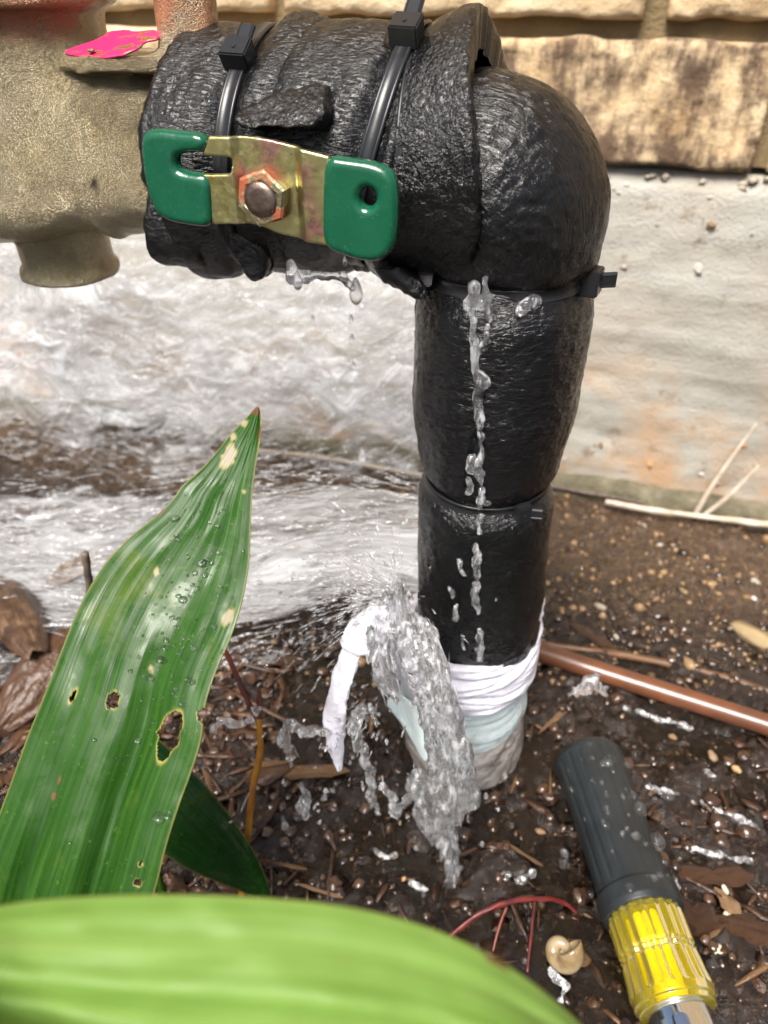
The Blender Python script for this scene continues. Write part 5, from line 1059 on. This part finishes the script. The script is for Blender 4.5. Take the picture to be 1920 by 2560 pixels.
# curled dead leaf and dark litter at left
def curl_leaf(name, px, py, ln, wd, curl, mat, rot, label, lift=.012, seed=0):
    u = np.linspace(-1, 1, 30)[None]; v = np.linspace(0, 1, 60)[:, None]; w = wd * np.sin(np.pi * np.clip(v * .94 + .04, 0, 1)) ** .6
    a = u * curl; rad = wd / max(curl, .2)
    x = (v - .5) * ln + 0 * u; y = np.sin(a) * rad * (w / wd); z = (np.cos(a) - 1) * rad * (w / wd) * -1 * -1 + .012 * np.sin(v * 3.1) + .0012 * fbm(V3(u * 3 + 0 * v, v * 5 + 0 * u, seed), 3, seed)
    o = mesh(name, np.stack([x, y, z], -1), grid_faces(60, 30), mat, uv=np.stack(np.broadcast_arrays(u * wd, v * ln), -1).reshape(-1, 2)); sm = o.modifiers.new('thickness', 'SOLIDIFY'); sm.thickness = .0006
    o.location = Vector(G(px, py, lift)); o.rotation_euler = rot; return tag(o, label, 'dead leaf')
curl_leaf('dead_leaf', 60, 1600, .10, .020, 1.5, M['dead'], (R(10), R(12), R(128)), 'large curled brown dead leaf at the edge of the spray', .022, 1)
curl_leaf('dead_leaf', 250, 1500, .05, .013, .8, M['twig_d'], (R(-15), R(10), R(30)), 'dark crumpled dead leaf behind the tall leaf edge', .02, 2)
curl_leaf('dead_leaf', 150, 1720, .07, .016, .6, M['chip'], (R(20), R(-8), R(60)), 'dark flat dead leaf under the white and orange shell', .012, 3)
curl_leaf('dead_leaf', 330, 1640, .06, .012, .7, M['chip'], (R(10), R(-8), R(100)), 'blackish dead leaf hidden partly by the tall leaf', .010, 4)
tag(tube('twig', [D(212, 1384, .27), D(220, 1430, .275), D(225, 1480, .285), D(228, 1560, .30)], [.0014, .0014, .0014, .0014], M['twig_d'], n=30, nc=10, wob=.15, seed=31), 'short dark upright twig stub at the edge of the spray', 'twig')
# litter nobody could count: crumbs, mulch fibres
def gpt(n_, x0, x1, y0, y1):
    x, y = rng.uniform(x0, x1, n_), rng.uniform(y0, y1, n_); return np.stack([x, y, gbase(x, y) + soil_relief(x, y)], -1)
c = gpt(5200, -.2, .36, .04, .5); tag(blob_stuff('soil_crumbs', c + EZ * .0004, rng.gamma(1.5, .00048, len(c)) + .00025, M['grit'], None, 1, .35, .75), 'dark wet crumbs of soil strewn over the ground', 'soil', kind='stuff')
c = gpt(650, -.1, .36, .12, .34); tag(blob_stuff('soil_clods', c + EZ * .0006, rng.gamma(2.2, .0006, len(c)) + .0010, M['grit'], None, 2, .30, .7), 'glossy dark clods of wet earth around the riser and screwdriver', 'soil', kind='stuff')
c = gpt(1300, -.1, .40, .27, .52); tag(blob_stuff('sand_grains', c + EZ * .0004, rng.gamma(1.3, .0007, len(c)) + .0003, M['stone'], None, 1, .35, .75), 'tan grit grains scattered on the soil', 'grit', kind='stuff')
def fibres(name, n_, x0, x1, y0, y1, mat, l0, w0, label):
    p = gpt(n_, x0, x1, y0, y1) + EZ * .0012; a = rng.uniform(0, 6.28, n_); ln = rng.gamma(2.2, l0, n_) + .002; wd = rng.gamma(2., w0, n_) + .0004; tl = rng.normal(0, .16, n_)
    dx = np.stack([np.cos(a) * np.cos(tl), np.sin(a) * np.cos(tl), np.sin(tl)], -1); dy = np.stack([-np.sin(a), np.cos(a), 0 * a], -1); dz = np.cross(dx, dy)
    q = []
    for i_, (fx, fw) in enumerate([(-.5, .35), (-.2, 1.), (.2, .9), (.5, .3)]):
        for sy, sz in ((-1, -.3), (1, -.3), (1, .3), (-1, .3)):
            q.append(p + dx * (ln * fx)[:, None] + dy * (wd * fw * sy * .5 * rng.uniform(.6, 1.3, n_))[:, None] + dz * (np.minimum(wd, .0016) * sz * fw + .12 * wd * rng.normal(size=n_))[:, None])
    V = np.stack(q, 1); F = np.vstack([grid_faces(4, 4, True), [[0, 3, 2, 1], [12, 13, 14, 15]]])
    return tag(mesh(name, V.reshape(-1, 3), (F[None] + (np.arange(n_) * 16)[:, None, None]).reshape(-1, 4), mat, smooth=False), label, 'mulch', kind='stuff')
fibres('bark_mulch', 420, -.16, .36, .05, .26, M['chip'], .0035, .0011, 'dark wet bark mulch fibres strewn over the soil near the screwdriver')
fibres('straw_mulch', 90, -.2, .34, .06, .30, M['chip_pale'], .0030, .0005, 'thin tan straw bits strewn over the wet soil')
fibres('dark_litter', 420, -.22, -.05, .15, .30, M['chip'], .006, .0014, 'heap of dark woody litter at the left of the tall leaf')
